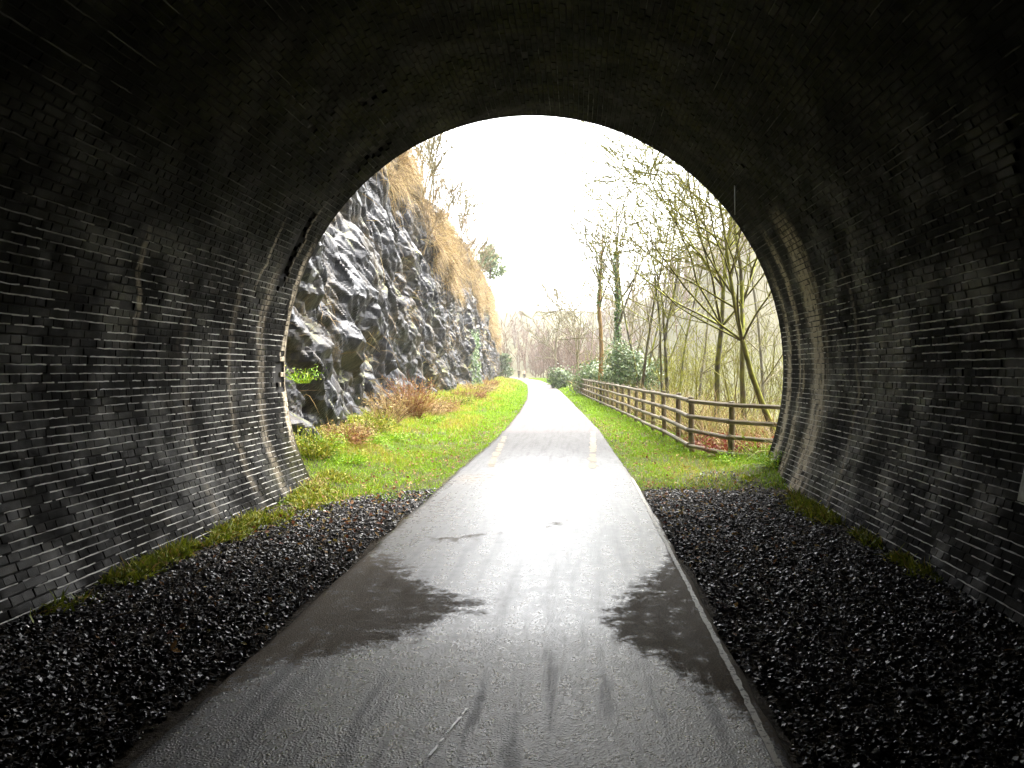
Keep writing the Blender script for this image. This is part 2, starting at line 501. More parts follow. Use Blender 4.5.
def ground_h(x, y):
    x = np.asarray(x, float); y = np.asarray(y, float)
    L, Rr, F = pl(y), pr(y), fx(y)
    out = sstep(9.5, 12.5, y)
    h = -0.045 + 0.0 * x
    # left verge rises to the foot of the rock
    toe = cb(y)
    tl = np.clip((L - x) / np.maximum(L - toe, 0.5), 0, 1.6)
    h = h + out * np.where(x < L, 0.04 + 0.62 * np.clip(tl - 0.25, 0, 2) ** 1.5, 0)
    # a mound beside the right jamb
    h = h + 0.20 * np.exp(-(((x - 3.1) / 0.75) ** 2 + ((y - 12.2) / 1.1) ** 2)) * sstep(9.6, 10.9, y)
    # right verge then the drop to the valley
    dr = np.clip(x - F - 0.5, 0, None)
    h = h + out * np.where(x > Rr, 0.03, 0)
    h = h - out * (1.6 * sstep(0, 7, dr) + 1.5 * sstep(7, 40, dr)) * (1 - sstep(140, 220, y))
    h = h + out * 0.05 * (fbm(x * 1.3, y * 1.3, 2, 3) - 0.5) * np.where((x < L) | (x > Rr), 1, 0)
    # far hills
    r = np.hypot(x, y)
    az = x / np.maximum(y, 1)
    k = sstep(0.02, 0.25, az)
    hill = (1 - k) * 28 * sstep(175, 370, r) + k * 52 * sstep(40, 270, r)
    hill = hill * sstep(30, 70, y) * (0.94 + 0.12 * fbm(x / 120, y / 120, 9, 3))
    hill = np.where(x < toe - 2, np.maximum(hill, 0), hill)
    return h + hill

def build_ground():
    def axis(lo, fine0, fine1, hi, st, grow):
        a = list(np.arange(fine0, fine1, st))
        s_, v = st, fine1
        while v < hi: a.append(v); s_ *= grow; v += s_
        a.append(hi)
        s_, v = st, fine0 - st
        while v > lo: a.insert(0, v); s_ *= grow; v -= s_
        a.insert(0, lo)
        return np.array(a)
    xs = axis(-2500, -7, 6, 2500, 0.16, 1.13)
    ys = axis(-60, 0, 24, 3000, 0.16, 1.045)
    X, Y = np.meshgrid(xs, ys, indexing='ij')
    Z = ground_h(X, Y)
    Z = np.where((Y < 10.5) & ((X < -4.6) | (X > 3.6)), -0.06, Z)
    t = NT('earth')
    p = t.pos(); x, y, z = t.xyz(p)
    n = t.noise(p, 1.6, 5, 0.6); nf = t.noise(p, 30, 4, 0.6)
    soil = t.ramp(nf, [(0.3, (0.020, 0.015, 0.010)), (0.7, (0.075, 0.058, 0.036))])
    turf = t.ramp(n, [(0.3, (0.04, 0.055, 0.010)), (0.7, (0.085, 0.095, 0.018))])
    outm = t.math('MULTIPLY', t.step(y, 10.0, 12.5), t.step(n, 0.3, 0.6, 0.1, 0.7))
    c = t.mix(outm, soil, turf)
    far = t.ramp(t.noise(p, 0.02, 5, 0.6), [(0.35, (0.045, 0.036, 0.018)), (0.55, (0.065, 0.062, 0.020)), (0.75, (0.085, 0.078, 0.034))])
    c = t.mix(t.step(y, 40, 110), c, far)
    t.bump(nf, 0.8, 0.03)
    mesh('ground', np.stack([X, Y, Z], -1).reshape(-1, 3), grid_faces(len(xs), len(ys)), t.done(c, 0.85, 0.12), smooth=True, kind='structure')
    # earth lying over the tunnel
    xs = np.linspace(-45, 45, 60); ys = np.linspace(-60, Y_END - 0.4, 50)
    X, Y = np.meshgrid(xs, ys, indexing='ij')
    Y = Y + (X + 4.01) / 7.22 * 1.7 * sstep(-20, 11, Y)
    edge = sstep(45, 25, np.abs(X)) * sstep(-60, -48, Y)
    Z = -0.3 + edge * (10.2 + 3 * fbm(X / 9, Y / 9, 41, 3) * sstep(11.4, 5, Y))
    mesh('hill', np.stack([X, Y, Z], -1).reshape(-1, 3), grid_faces(60, 50), bpy.data.materials['earth'], smooth=True, kind='structure')

build_ground()

# ------------------------------------------------------------------ path
def dry_mask(x, y):
    upL = np.interp(x, [-1.95, -1.53, -0.95, -0.44, -0.30], [7.4, 6.7, 5.62, 5.30, 5.18])
    loL = np.interp(x, [-1.95, -1.69, -1.26, -0.5, -0.30], [3.8, 4.13, 4.62, 5.14, 5.2])
    upR = np.interp(x, [0.0, 0.30, 0.63, 0.80, 0.95], [5.25, 5.56, 6.1, 6.9, 9.5])
    loR = np.interp(x, [0.0, 0.14, 0.53, 0.84, 0.95], [5.22, 4.74, 4.13, 3.66, 3.2])
    wob = 0.7 * (fbm(x * 2.6, y * 1.8, 61, 5) - 0.5)
    y = y + wob
    f = lambda lo, up: np.minimum(sstep(lo - 0.30, lo + 0.30, y), sstep(up + 0.42, up - 0.42, y))
    m = np.where(x < -0.12, f(loL, upL) * sstep(-0.30, -0.95, x), f(loR, upR) * sstep(0.0, 0.42, x))
    # smaller drier scuffs
    m = np.maximum(m, 0.55 * np.exp(-(((x + 1.15) / 0.38) ** 2 + ((y - 7.55) / 0.20) ** 2)))
    m = np.maximum(m, 0.45 * np.exp(-(((x + 0.22) / 0.15) ** 2 + ((y - 8.2) / 0.16) ** 2)))
    m = np.maximum(m, 0.5 * np.exp(-(((x + 1.5) / 0.4) ** 2 + ((y - 11.7) / 0.7) ** 2)))
    m = np.maximum(m, 0.4 * sstep(-1.55, -1.85, x) * sstep(10.5, 8, y))
    return m

def build_path():
    ys = np.concatenate([np.arange(-45, 1, 2.0), np.arange(1.2, 14, 0.045), np.arange(14, 30, 0.25), np.arange(30, 240, 1.5)])
    u = np.linspace(0, 1, 64)
    Y, U = np.meshgrid(ys, u, indexing='ij')
    jl = 0.06 * (fbm(Y * 2.1, 0 * Y, 51, 4) - 0.5); jr = 0.05 * (fbm(Y * 2.3, 0 * Y, 55, 4) - 0.5)
    l, r = pl(Y) + jl, pr(Y) + jr
    X = l + (r - l) * U
    Z = 0.012 + 0.018 * (1 - (2 * U - 1) ** 2) + 0.006 * (fbm(X * 1.2, Y * 0.8, 71, 3) - 0.5)
    e = np.minimum(U, 1 - U) * (r - l)
    Z = Z - 0.06 * (1 - sstep(0, 0.07, e)) ** 2
    dry = dry_mask(X, Y)
    t = NT('wet_asphalt')
    p = t.pos(); x, y, z = t.xyz(p)
    d = t.attr('dry')
    nf = t.noise(p, 120, 3, 0.7)
    nm = t.noise(p, 9, 5, 0.65)
    strv = t.vec(t.math('MULTIPLY', x, 9.0), t.math('MULTIPLY', y, 0.6), 0.0)
    ns = t.noise(strv, 1.0, 4, 0.6)
    nk = t.noise(p, 42, 5, 0.7)
    dd = t.math('MULTIPLY_ADD', t.step(d, 0.0, 0.16), t.math('ADD', t.math('MULTIPLY', t.math('SUBTRACT', nm, 0.5), 2.2), t.math('MULTIPLY', t.math('SUBTRACT', nk, 0.5), 1.9)), d)
    dd = t.step(dd, 0.2, 0.95)
    c = t.mix(dd, t.ramp(nf, [(0.3, (0.022, 0.022, 0.023)), (0.7, (0.055, 0.053, 0.052))]), t.ramp(nf, [(0.3, (0.10, 0.083, 0.060)), (0.7, (0.22, 0.18, 0.135))]))
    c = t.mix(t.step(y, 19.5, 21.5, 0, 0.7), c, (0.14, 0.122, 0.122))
    wet = t.math('ADD', t.step(nm, 0.3, 0.75, 0.24, 0.34), t.math('MULTIPLY', t.step(ns, 0.45, 0.7), 0.10))
    near = t.step(y, 4.9, 4.2, 0.0, 0.0)
    rgh = t.math('ADD', t.math('ADD', wet, near), t.math('MULTIPLY', dd, 0.45), clamp=True)
    rgh = t.math('ADD', rgh, t.step(y, 11.0, 17.5, 0.0, 0.37), clamp=True)
    rgh = t.math('ADD', rgh, t.math('MULTIPLY', t.step(ns, 0.50, 0.62), t.step(y, 5.0, 3.8, 0.0, 0.16)), clamp=True)
    vo = t.voronoi(p, 75)
    h = t.math('ADD', t.math('MULTIPLY', t.step(vo, 0.0, 0.6), -0.8), nf)
    t.bump(h, 0.5, 0.0045)
    t.l(t.step(y, 5.2, 4.0, 0.42, 0.95), t.t.nodes['Bump'].inputs['Strength'])
    spec = t.math('MULTIPLY', t.step(dd, 0, 1, 1.0, 0.12), t.math('ADD', t.step(y, 8.0, 14.0, 0.66, 0.0), t.step(y, 19.0, 21.5, 0.34, 0.12)))
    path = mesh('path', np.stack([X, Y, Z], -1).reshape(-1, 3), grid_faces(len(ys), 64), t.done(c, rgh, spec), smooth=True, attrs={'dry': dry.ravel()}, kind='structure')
    # worn paint
    t2 = NT('worn_paint')
    p = t2.pos()
    n = t2.noise(p, 40, 4, 0.7)
    m_paint = t2.done(t2.mix(t2.step(n, 0.36, 0.5), (0.12, 0.11, 0.10), (0.48, 0.45, 0.38)), 0.5, 0.3)
    t4 = NT('faded_paint'); n4 = t4.noise(t4.pos(), 30, 4, 0.7)
    m_faded = t4.done(t4.ramp(n4, [(0.35, (0.10, 0.09, 0.075)), (0.6, (0.24, 0.205, 0.145))]), 0.7, 0.2)
    t3 = NT('chalk'); m_chalk = t3.done((0.8, 0.78, 0.74), 0.35)
    def strip(name, pts, w, ragged, skip, m_paint=m_paint):
        pts = np.array(pts, float)
        n = len(pts)
        w1 = w * (0.5 + ragged * rng.normal(0, 0.16, n)); w2 = w * (0.5 + ragged * rng.normal(0, 0.16, n))
        z = 0.004 + np.interp(np.zeros(n), [0], [0])
        uu = (pts[:, 0] - pl(pts[:, 1])) / (pr(pts[:, 1]) - pl(pts[:, 1]))
        zz = 0.012 + 0.018 * (1 - (2 * uu - 1) ** 2) + 0.006 * (fbm(pts[:, 0] * 1.2, pts[:, 1] * 0.8, 71, 3) - 0.5)
        e = (pr(pts[:, 1]) - pts[:, 0])
        zz = zz - 0.06 * (1 - sstep(0, 0.07, np.minimum(e, 1))) ** 2 + 0.005
        V = np.concatenate([np.c_[pts[:, 0] - w1, pts[:, 1], zz], np.c_[pts[:, 0] + w2, pts[:, 1], zz]])
        i = np.nonzero(rng.random(n - 1) > skip)[0]
        mesh(name, V, np.stack([i, i + n, i + n + 1, i + 1], -1), m_paint, parent=path)
    yy = np.arange(1.3, 12.0, 0.05)
    strip('edge_line', np.c_[0.812 + 0.012 * (noise2(yy * 1.5, 0 * yy, 3) - 0.5), yy], 0.032, 0.55, 0.02)
    yy = np.linspace(12.8, 20.5, 60)
    strip('painted_dash', np.c_[np.interp(yy, [12.8, 20.5], [0.25, 0.42]), yy], 0.12, 0.9, 0.06, m_faded)
    yy = np.linspace(12.9, 19.0, 60)
    strip('painted_dash', np.c_[np.interp(yy, [12.9, 19.0], [-1.40, -1.72]), yy], 0.11, 1.0, 0.2, m_faded)
    yy = np.arange(3.25, 3.75, 0.03)
    strip('chalk_scuff', np.c_[np.interp(yy, [3.25, 3.75], [-0.60, -0.50]), yy], 0.010, 1.2, 0.45, m_chalk)

build_path()

# ------------------------------------------------------------------ loose stone either side of the path
def chunk():
    v = np.array([[x, y, z] for x in (-1, 1) for y in (-1, 1) for z in (-1, 1)], float) * 0.66
    f = np.array([[0, 1, 3, 2], [4, 6, 7, 5], [0, 4, 5, 1], [2, 3, 7, 6], [0, 2, 6, 4], [1, 5, 7, 3]])
    return v, f

def stones(name, P, size, mat, **k):
    v, f = chunk()
    n = len(P)
    B = v[None] * (1 + rng.uniform(-0.38, 0.30, (n, 8, 1)))
    B = B * rng.uniform(0.55, 1.15, (n, 1, 3))
    B = np.einsum('nij,nkj->nki', rand_rot(n), B) * size[:, None, None]
    B[..., 2] *= 0.8
    W = B + P[:, None]
    F = (f[None] + 8 * np.arange(n)[:, None, None]).reshape(-1, 4)
    return mesh(name, W.reshape(-1, 3), F, mat, attrs={'rnd': np.repeat(rng.random(n), 8)}, **k)

def build_gravel():
    t = NT('wet_ballast')
    p = t.pos()
    c = t.ramp(t.attr('rnd'), [(0.0, (0.010, 0.010, 0.012)), (0.6, (0.04, 0.039, 0.042)), (0.85, (0.09, 0.088, 0.09)), (1.0, (0.38, 0.37, 0.36))])
    t.bump(t.noise(p, 60, 3), 0.5, 0.006)
    m = t.done(c, t.step(t.noise(p, 25, 2), 0.35, 0.65, 0.28, 0.6), 0.38)
    for side in (-1, 1):
        n = 42000
        y = 1.6 + (rng.random(n) ** 1.15) * 11.2
        if side < 0:
            x = rng.uniform(-3.85, -1.80, n)
            lim = 9.5 + 1.1 * sstep(-3.4, -2.2, x) + 0.9 * (fbm(x * 1.5, y * 0.6, 81, 3) - 0.5)
            ok = (y < lim) & (x < pl(y) + 0.05 - 0.13 * noise2(y * 2, 0 * y, 6) * (y < 9))
            ok &= ~((x < -3.28 - 0.10 * noise2(y * 3, 0 * y, 8)) & (y > 6.3) & (rng.random(n) < 0.8))
        else:
            x = rng.uniform(0.88, 3.05, n)
            lim = 10.7 + 1.0 * (fbm(x * 1.7, y * 0.5, 83, 3) - 0.5) + 1.6 * np.exp(-((x - 2.1) / 0.6) ** 2) * (rng.random(n) < 0.25)
            ok = (y < lim) & (x > pr(y) - 0.03 + 0.08 * noise2(y * 2, 0 * y, 7))
            ok &= ~((x > 2.55) & (y > 7.5) & (rng.random(n) < 0.5))
        x, y = x[ok], y[ok]
        size = 0.007 + 0.014 * rng.random(len(x)) ** 2.2
        z = ground_h(x, y) + size * 0.3 + 0.012 * rng.random(len(x)) + 0.02 * fbm(x * 2, y * 2, 85, 3)
        stones('gravel', np.c_[x, y, z], size, m, kind='stuff',
               label='dark wet loose ballast stones between %s tunnel wall and the path' % ('left' if side < 0 else 'right'), cat='gravel')

build_gravel()

# ------------------------------------------------------------------ rock face
def cliff_top(d):
    return np.interp(d, [8, 14, 22, 32, 40, 58, 75, 100, 118, 135, 170, 240, 320], [13, 13, 11.6, 10.6, 10.0, 10.8, 11.2, 11.4, 10.0, 7.0, 5.0, 4, 3])

def rock_disp(t, z):
    """outward shove of the rock at distance t along the face and height z: tilted beds of angular chunks with sharp creases"""
    wx = 0.9 * (noise2(t * 0.3, z * 0.3, 101) - 0.5); wz = 0.8 * (noise2(t * 0.33, z * 0.33, 103) - 0.5)
    d = np.zeros_like(t)
    for thick, ln, amp, seed, dip, steep in ((1.3, 2.7, 0.52, 1, 0.40, 1.9), (0.52, 1.15, 0.25, 2, 0.48, 1.9), (0.2, 0.42, 0.085, 3, 0.42, 1.7)):
        v = ((z + wz) * math.cos(dip) + (t + wx) * math.sin(dip)) / thick
        u = ((t + wx) * math.cos(dip) - (z + wz) * math.sin(dip)) / ln
        iu, iv = np.floor(u), np.floor(v)
        best = np.full(t.shape, -9.0)
        for du in (-1, 0, 1):
            for dv in (-1, 0, 1):
                cu, cv = iu + du, iv + dv
                H = lambda k: hash_f(cu, cv, np.full_like(cu, seed * 50 + k))
                x = u - cu - 0.5 - 0.7 * (H(0) - 0.5); y = v - cv - 0.5 - 0.7 * (H(1) - 0.5)
                f = H(2) - 0.5 + 1.1 * (H(3) - 0.5) * x + 1.4 * (H(4) - 0.42) * y
                a0 = H(5) * 6.28
                cut = np.zeros_like(f)
                for k in range(4):
                    an = a0 + k * 1.57 + 0.8 * (H(6 + k) - 0.5)
                    cut = np.maximum(cut, np.cos(an) * x + np.sin(an) * y - 0.28 - 0.22 * H(10 + k))
                best = np.maximum(best, f - steep * cut)
        d += amp * best
    return d + 0.03 * (fbm(t * 6, z * 6, 105, 2) - 0.5) - 0.25

def grass_zone(d, z):
    lim = np.interp(d, [11, 20, 27, 34, 45, 60, 90, 130], [13.0, 9.8, 8.2, 7.7, 7.2, 7.0, 6.8, 4.8])
    return sstep(-0.8, 0.8, z - lim + 4.6 * (fbm(d * 0.22, z * 0.45 + d * 0.12, 111, 4) - 0.5))

cliff_pts = {}
def build_cliff():
    ts = [9.0]
    while ts[-1] < 320: ts.append(ts[-1] + max(0.036, (0.0033 if ts[-1] < 110 else 0.012) * ts[-1]) if ts[-1] > 11 else ts[-1] + 0.12)
    ts = np.array(ts)
    nz = 350
    w = np.linspace(-0.09, 1, nz)
    T, W = np.meshgrid(ts, w, indexing='ij')
    Z = W * cliff_top(T)
    lean = -0.06 * Z - 0.012 * np.clip(Z - 5, 0, None) ** 2 * sstep(16, 34, T)
    X = cb(T) + lean
    g = grass_zone(T, Z)
    D = rock_disp(T, Z) * (1 - 0.15 * g) + 0.1 * g
    big = 0.9 * (fbm(T * 0.12, Z * 0.16, 121, 2) - 0.5)
    D = D + big * sstep(11, 16, T)
    D *= sstep(-0.09, 0.06, W) * 0.9 + 0.1
    slope = np.gradient(cb(ts), ts)[:, None]
    nl = np.sqrt(1 + slope ** 2)
    X = X + D / nl
    Y = T - D * slope / nl
    Z2 = Z + 0.10 * D
    # cap sloping back behind the edge
    nb = 14
    tops = np.stack([X[:, -1], Y[:, -1], Z2[:, -1]], -1)
    k = np.linspace(0, 1, nb + 1)[1:]
    back = tops[:, None, :] + np.stack([-(k ** 1.4) * 55, 0 * k, 7 * k ** 0.8], -1)[None]
    back[..., 2] += 0.8 * (fbm(back[..., 0] * 0.4, back[..., 1] * 0.3, 131, 3) - 0.5) * k[None]
    P = np.concatenate([np.stack([X, Y, Z2], -1), back], 1)
    ga = np.concatenate([g, np.ones((len(ts), nb))], 1)
    t = NT('wet_limestone')
    p = t.pos(); x, y, z = t.xyz(p)
    sv = t.vec(t.math('MULTIPLY', x, 1.0), t.math('ADD', t.math('MULTIPLY', y, 0.9), t.math('MULTIPLY', z, -0.42)), t.math('ADD', t.math('MULTIPLY', z, 2.6), t.math('MULTIPLY', y, 1.2)))
    nb_ = t.noise(sv, 1.3, 6, 0.65)
    nl_ = t.noise(p, 0.55, 5, 0.6)
    nf = t.noise(p, 11, 5, 0.7)
    c = t.ramp(nb_, [(0.32, (0.007, 0.008, 0.013)), (0.50, (0.020, 0.022, 0.030)), (0.62, (0.040, 0.042, 0.050)), (0.78, (0.095, 0.096, 0.10))])
    c = t.mix(0.7, c, t.ramp(nf, [(0.3, (0.35, 0.35, 0.37)), (0.65, (1, 1, 1))]), 'MULTIPLY')
    och = t.math('MULTIPLY', t.step(nl_, 0.48, 0.64), t.step(nf, 0.35, 0.6))
    c = t.mix(t.math('MULTIPLY', och, 0.30), c, (0.22, 0.16, 0.06))
    mo = t.math('MULTIPLY', t.step(t.noise(p, 0.8, 4), 0.56, 0.68), t.step(t.xyz(t.n('ShaderNodeNewGeometry').outputs['Normal'])[2], 0.1, 0.6))
    c = t.mix(mo, c, (0.16, 0.17, 0.03))
    ga_ = t.attr('grassy')
    earth = t.ramp(nf, [(0.3, (0.04, 0.033, 0.024)), (0.7, (0.13, 0.10, 0.06))])
    c = t.mix(t.math('MULTIPLY', t.step(ga_, 0.35, 0.9), t.step(nl_, 0.36, 0.56, 0.25, 1.0)), c, earth)
    t.bump(nf, 0.5, 0.03)
    mesh('cliff', P.reshape(-1, 3), grid_faces(P.shape[0], P.shape[1]), t.done(c, t.math('ADD', t.step(nl_, 0.4, 0.6, 0.34, 0.58), t.math('MULTIPLY', ga_, 0.3)), 0.22), attrs={'grassy': ga.ravel()}, kind='structure')
    cliff_pts.update(P=P[:, :nz], g=g, T=T, Z=Z, cap=P[:, nz:])

build_cliff()
NZC = cliff_pts['P'].shape[1]

# ------------------------------------------------------------------ grass and other blades
def blades(name, P, up, h, w, mat, bend=0.5, segs=2, lean=0.35, **k):
    """one tapered, bent blade at each point"""
    n = len(P)
    up = np.broadcast_to(up, (n, 3)).astype(float)
    dirn = up + rng.normal(0, lean, (n, 3)); dirn /= np.linalg.norm(dirn, axis=1)[:, None]
    ph = rng.uniform(0, 2 * math.pi, n)
    side = np.stack([np.cos(ph), np.sin(ph), 0 * ph], -1)
    side -= dirn * np.sum(side * dirn, 1)[:, None]; side /= np.linalg.norm(side, axis=1)[:, None] + 1e-9
    droop = np.cross(side, dirn) * bend * h[:, None] * rng.uniform(0.3, 1.2, (n, 1)) - np.array([0, 0, 1.0]) * (bend * 0.4 * h[:, None])
    rows = []
    for s in range(segs):
        f = s / segs
        c = P + dirn * (h * f)[:, None] + droop * f * f
        ww = (w * 0.5 * (1 - 0.55 * f))[:, None]
        rows += [c - side * ww, c + side * ww]
    rows.append(P + dirn * h[:, None] + droop)
    V = np.stack(rows, 1)
    m = 2 * segs + 1
    base = (m * np.arange(n))[:, None]
    quads = [base + np.array([[2 * s, 2 * s + 1, 2 * s + 3, 2 * s + 2]]) for s in range(segs - 1)]
    tri = base + np.array([[2 * segs - 2, 2 * segs - 1, 2 * segs]])
    F = ([np.concatenate(quads)] if quads else []) + [tri]
    rn = np.clip(k.pop('rnd', rng.random(n)), 0, 1)
    return mesh(name, V.reshape(-1, 3), F, mat, attrs={'rnd': np.repeat(rn, m)}, **k)

M_GRASS = leaf_mat('grass_green', [(0.0, (0.08, 0.16, 0.006)), (0.35, (0.22, 0.40, 0.006)), (0.75, (0.34, 0.52, 0.008)), (0.90, (0.42, 0.42, 0.02)), (1.0, (0.36, 0.25, 0.09))])
M_MOSSY = leaf_mat('mossy_weed', [(0.0, (0.07, 0.09, 0.010)), (0.5, (0.20, 0.26, 0.012)), (0.85, (0.36, 0.36, 0.03)), (1.0, (0.42, 0.26, 0.09))])
M_STRAW = leaf_mat('dry_straw', [(0.0, (0.07, 0.042, 0.022)), (0.35, (0.23, 0.145, 0.06)), (0.75, (0.46, 0.33, 0.14)), (0.9, (0.58, 0.44, 0.22)), (1.0, (0.26, 0.25, 0.06))], 0.7)
M_RUST = leaf_mat('rusty_bracken', [(0.0, (0.12, 0.03, 0.015)), (0.4, (0.25, 0.11, 0.045)), (0.8, (0.38, 0.24, 0.085)), (1.0, (0.25, 0.24, 0.04))], 0.7)
M_RED = leaf_mat('red_leaf', [(0.0, (0.10, 0.018, 0.014)), (0.35, (0.28, 0.035, 0.03)), (0.6, (0.26, 0.10, 0.05)), (0.85, (0.32, 0.22, 0.09)), (1.0, (0.2, 0.24, 0.03))], 0.6)
M_HERB = leaf_mat('fresh_herb', [(0.0, (0.09, 0.19, 0.008)), (0.6, (0.22, 0.42, 0.010)), (1.0, (0.38, 0.42, 0.02))], 0.5)
M_EVER = leaf_mat('evergreen_leaf', [(0.0, (0.05, 0.09, 0.03)), (0.5, (0.12, 0.19, 0.06)), (1.0, (0.26, 0.32, 0.12))], 0.4, 0.15, 0.5)
M_IVY = leaf_mat('ivy_leaf', [(0.0, (0.03, 0.07, 0.015)), (0.6, (0.08, 0.16, 0.03)), (1.0, (0.15, 0.22, 0.05))], 0.45, 0.15, 0.5)

def build_grass():
    # left verge
    for side in (-1, 1):
        Ps, hs, ws, rn = [], [], [], []
        for y0, y1, dens, hh, wd in ((9.4, 17, 1500, 0.055, 0.007), (17, 30, 520, 0.075, 0.013), (30, 60, 150, 0.10, 0.028), (60, 150, 26, 0.16, 0.07)):
            if side < 0:
                wmax = 5.0 if y0 < 60 else 6
            else:
                wmax = 2.6 if y0 < 30 else 3.0
            n = int(dens * (y1 - y0) * wmax)
            y = rng.uniform(y0, y1, n)
            u = rng.random(n) * wmax
            if side < 0:
                x = pl(y) + 0.03 - u - 0.02
                edge = 9.9 + 0.7 * (fbm(x * 1.5, y * 0.6, 81, 3) - 0.5) * 2 - 0.35 * sstep(-2.3, -3.3, x)
                ok = (x > cb(y) - 1.0) & (y > edge)
                dryp = sstep(0.46, 0.60, fbm(x * 0.9, y * 0.5, 141, 3)) * sstep(0.5, 1.5, u)
                dryp = np.maximum(dryp, 0.8 * sstep(1.6, 2.6, u) * sstep(10, 15, y))
            else:
                x = pr(y) - 0.03 + u + 0.02
                edge = 10.8 + 0.9 * (fbm(x * 1.7, y * 0.5, 83, 3) - 0.5)
                ok = (y > edge) & (x < fx(y) + 0.7) & ((x < 3.05) | (y > 12))
                muddy = np.exp(-(((x - 2.0) / 0.55) ** 2 + ((y - 12.6) / 1.5) ** 2))
                ok &= rng.random(n) > muddy * 0.75
                dryp = 0.8 * np.exp(-(((x - 1.9) / 0.6) ** 2 + ((y - 12.5) / 2.4) ** 2))
            dens_n = fbm(x * 2.5, y * 2.0, 151, 3)
            ok &= rng.random(n) < 0.35 + 1.2 * sstep(0.3, 0.6, dens_n)
            x, y, dryp, u2 = x[ok], y[ok], dryp[ok], u[ok]
            Ps.append(np.c_[x, y, ground_h(x, y) - 0.005])
            hv = hh * rng.uniform(0.5, 1.5, len(x)) * (1 + 0.9 * dryp) * (0.75 + 0.7 * fbm(x * 3, y * 3, 153, 2)) * (0.6 + 0.5 * sstep(0, 0.5, u2))
            hs.append(hv); ws.append(wd * rng.uniform(0.7, 1.4, len(x)))
            r = rng.beta(2.2, 2.2, len(x)) * 0.84
            r = np.where(rng.random(len(x)) < dryp * 0.75, 0.88 + 0.12 * rng.random(len(x)), r)
            rn.append(r)
        P = np.concatenate(Ps)
        blades('grass', P, (0, 0, 1), np.concatenate(hs), np.concatenate(ws), M_GRASS, rnd=np.concatenate(rn), kind='stuff',
               label='bright green grass verge between path and %s' % ('rock face' if side < 0 else 'rail fence'), cat='grass')
    # moss and weeds along the foot of the tunnel walls
    for side in (-1, 1):
        n = 26000
        y = rng.uniform(4.5, 11.6, n)
        if side < 0:
            x = -3.64 + np.abs(rng.normal(0, 0.20, n)) * (0.5 + 0.8 * sstep(6.5, 9.5, y))
            cl = fbm(x * 2.5, y * 2.2, 161, 3)
            ok = (rng.random(n) < sstep(0.34, 0.56, cl) * sstep(5.0, 6.8, y)) 
        else:
            x = 2.84 - np.abs(rng.normal(0, 0.16, n)) * (0.5 + 0.9 * sstep(8, 10.5, y))
            cl = fbm(x * 2.5, y * 2.2, 163, 3)
            ok = (rng.random(n) < 0.75 * sstep(0.40, 0.60, cl) * sstep(5.6, 8.0, y))
        x, y = x[ok], y[ok]
        z = ground_h(x, y) + 0.02 * rng.random(len(x))
        h = 0.05 + 0.12 * rng.random(len(x)) ** 2.5
        blades('weeds', np.c_[x, y, z], (0, 0, 1), h, 0.010 + 0.012 * rng.random(len(x)), M_MOSSY, lean=0.8, bend=0.8, kind='stuff',
               label='mossy weeds along the foot of the %s tunnel wall' % ('left' if side < 0 else 'right'), cat='weeds')
    # straw hanging over the rock
    P, g, T, Z = cliff_pts['P'], cliff_pts['g'], cliff_pts['T'], cliff_pts['Z']
    i = rng.integers(0, P.shape[0] - 1, 420000); j = rng.integers(int(NZC * 0.1), NZC, 420000)
    tt = T[i, j]
    ledge = 0.012 * sstep(0.56, 0.68, fbm(tt * 0.5, Z[i, j] * 0.9, 171, 3))
    pk = np.maximum(g[i, j] * (0.04 + 0.96 * sstep(0.42, 0.62, fbm(tt * 0.55, Z[i, j] * 0.75, 173, 4))), ledge)
    wgt = pk * np.clip(0.0042 * tt * 0.08, 0, 0.03) / 0.0085
    ok = rng.random(len(i)) < np.clip(wgt, 0, 1)
    ok &= tt < 150
    i, j, tt = i[ok], j[ok], tt[ok]
    if len(i) > 38000:
        s = rng.choice(len(i), 38000, replace=False); i, j, tt = i[s], j[s], tt[s]
    Q = P[i, j] + rng.normal(0, 0.05, (len(i), 3))
    h = rng.uniform(0.25, 0.75, len(i)); w = 0.008 + 0.00032 * tt
    blades('dry_grass', Q, (0.8, -0.1, 0.15), h, w, M_STRAW, bend=1.5, lean=0.35, segs=3, kind='stuff',
           label='straw-coloured dead grass hanging over the upper rock face', cat='dry grass')
    # tangled dead stalks beyond the fence
    n = 26000
    y = 12.5 + 60 * rng.random(n) ** 1.7
    x = fx(y) + 0.35 + 6.5 * rng.random(n) ** 1.3
    kp = ~((y < 17.2) & (rng.random(n) < 0.7)); x, y = x[kp], y[kp]; n = len(x)
    blades('undergrowth', np.c_[x, y, ground_h(x, y)], (0, 0, 1), rng.uniform(0.35, 1.5, n) * (0.6 + 0.8 * fbm(x * 0.6, y * 0.6, 181, 2)), 0.008 + 0.0005 * y, M_STRAW, bend=0.7, lean=0.35, segs=3,
           rnd=np.where(rng.random(n) < 0.45, 1.0, rng.random(n) * 0.7), kind='stuff', label='tangle of dead stalks and brambles on the bank beyond the fence', cat='undergrowth')

build_grass()

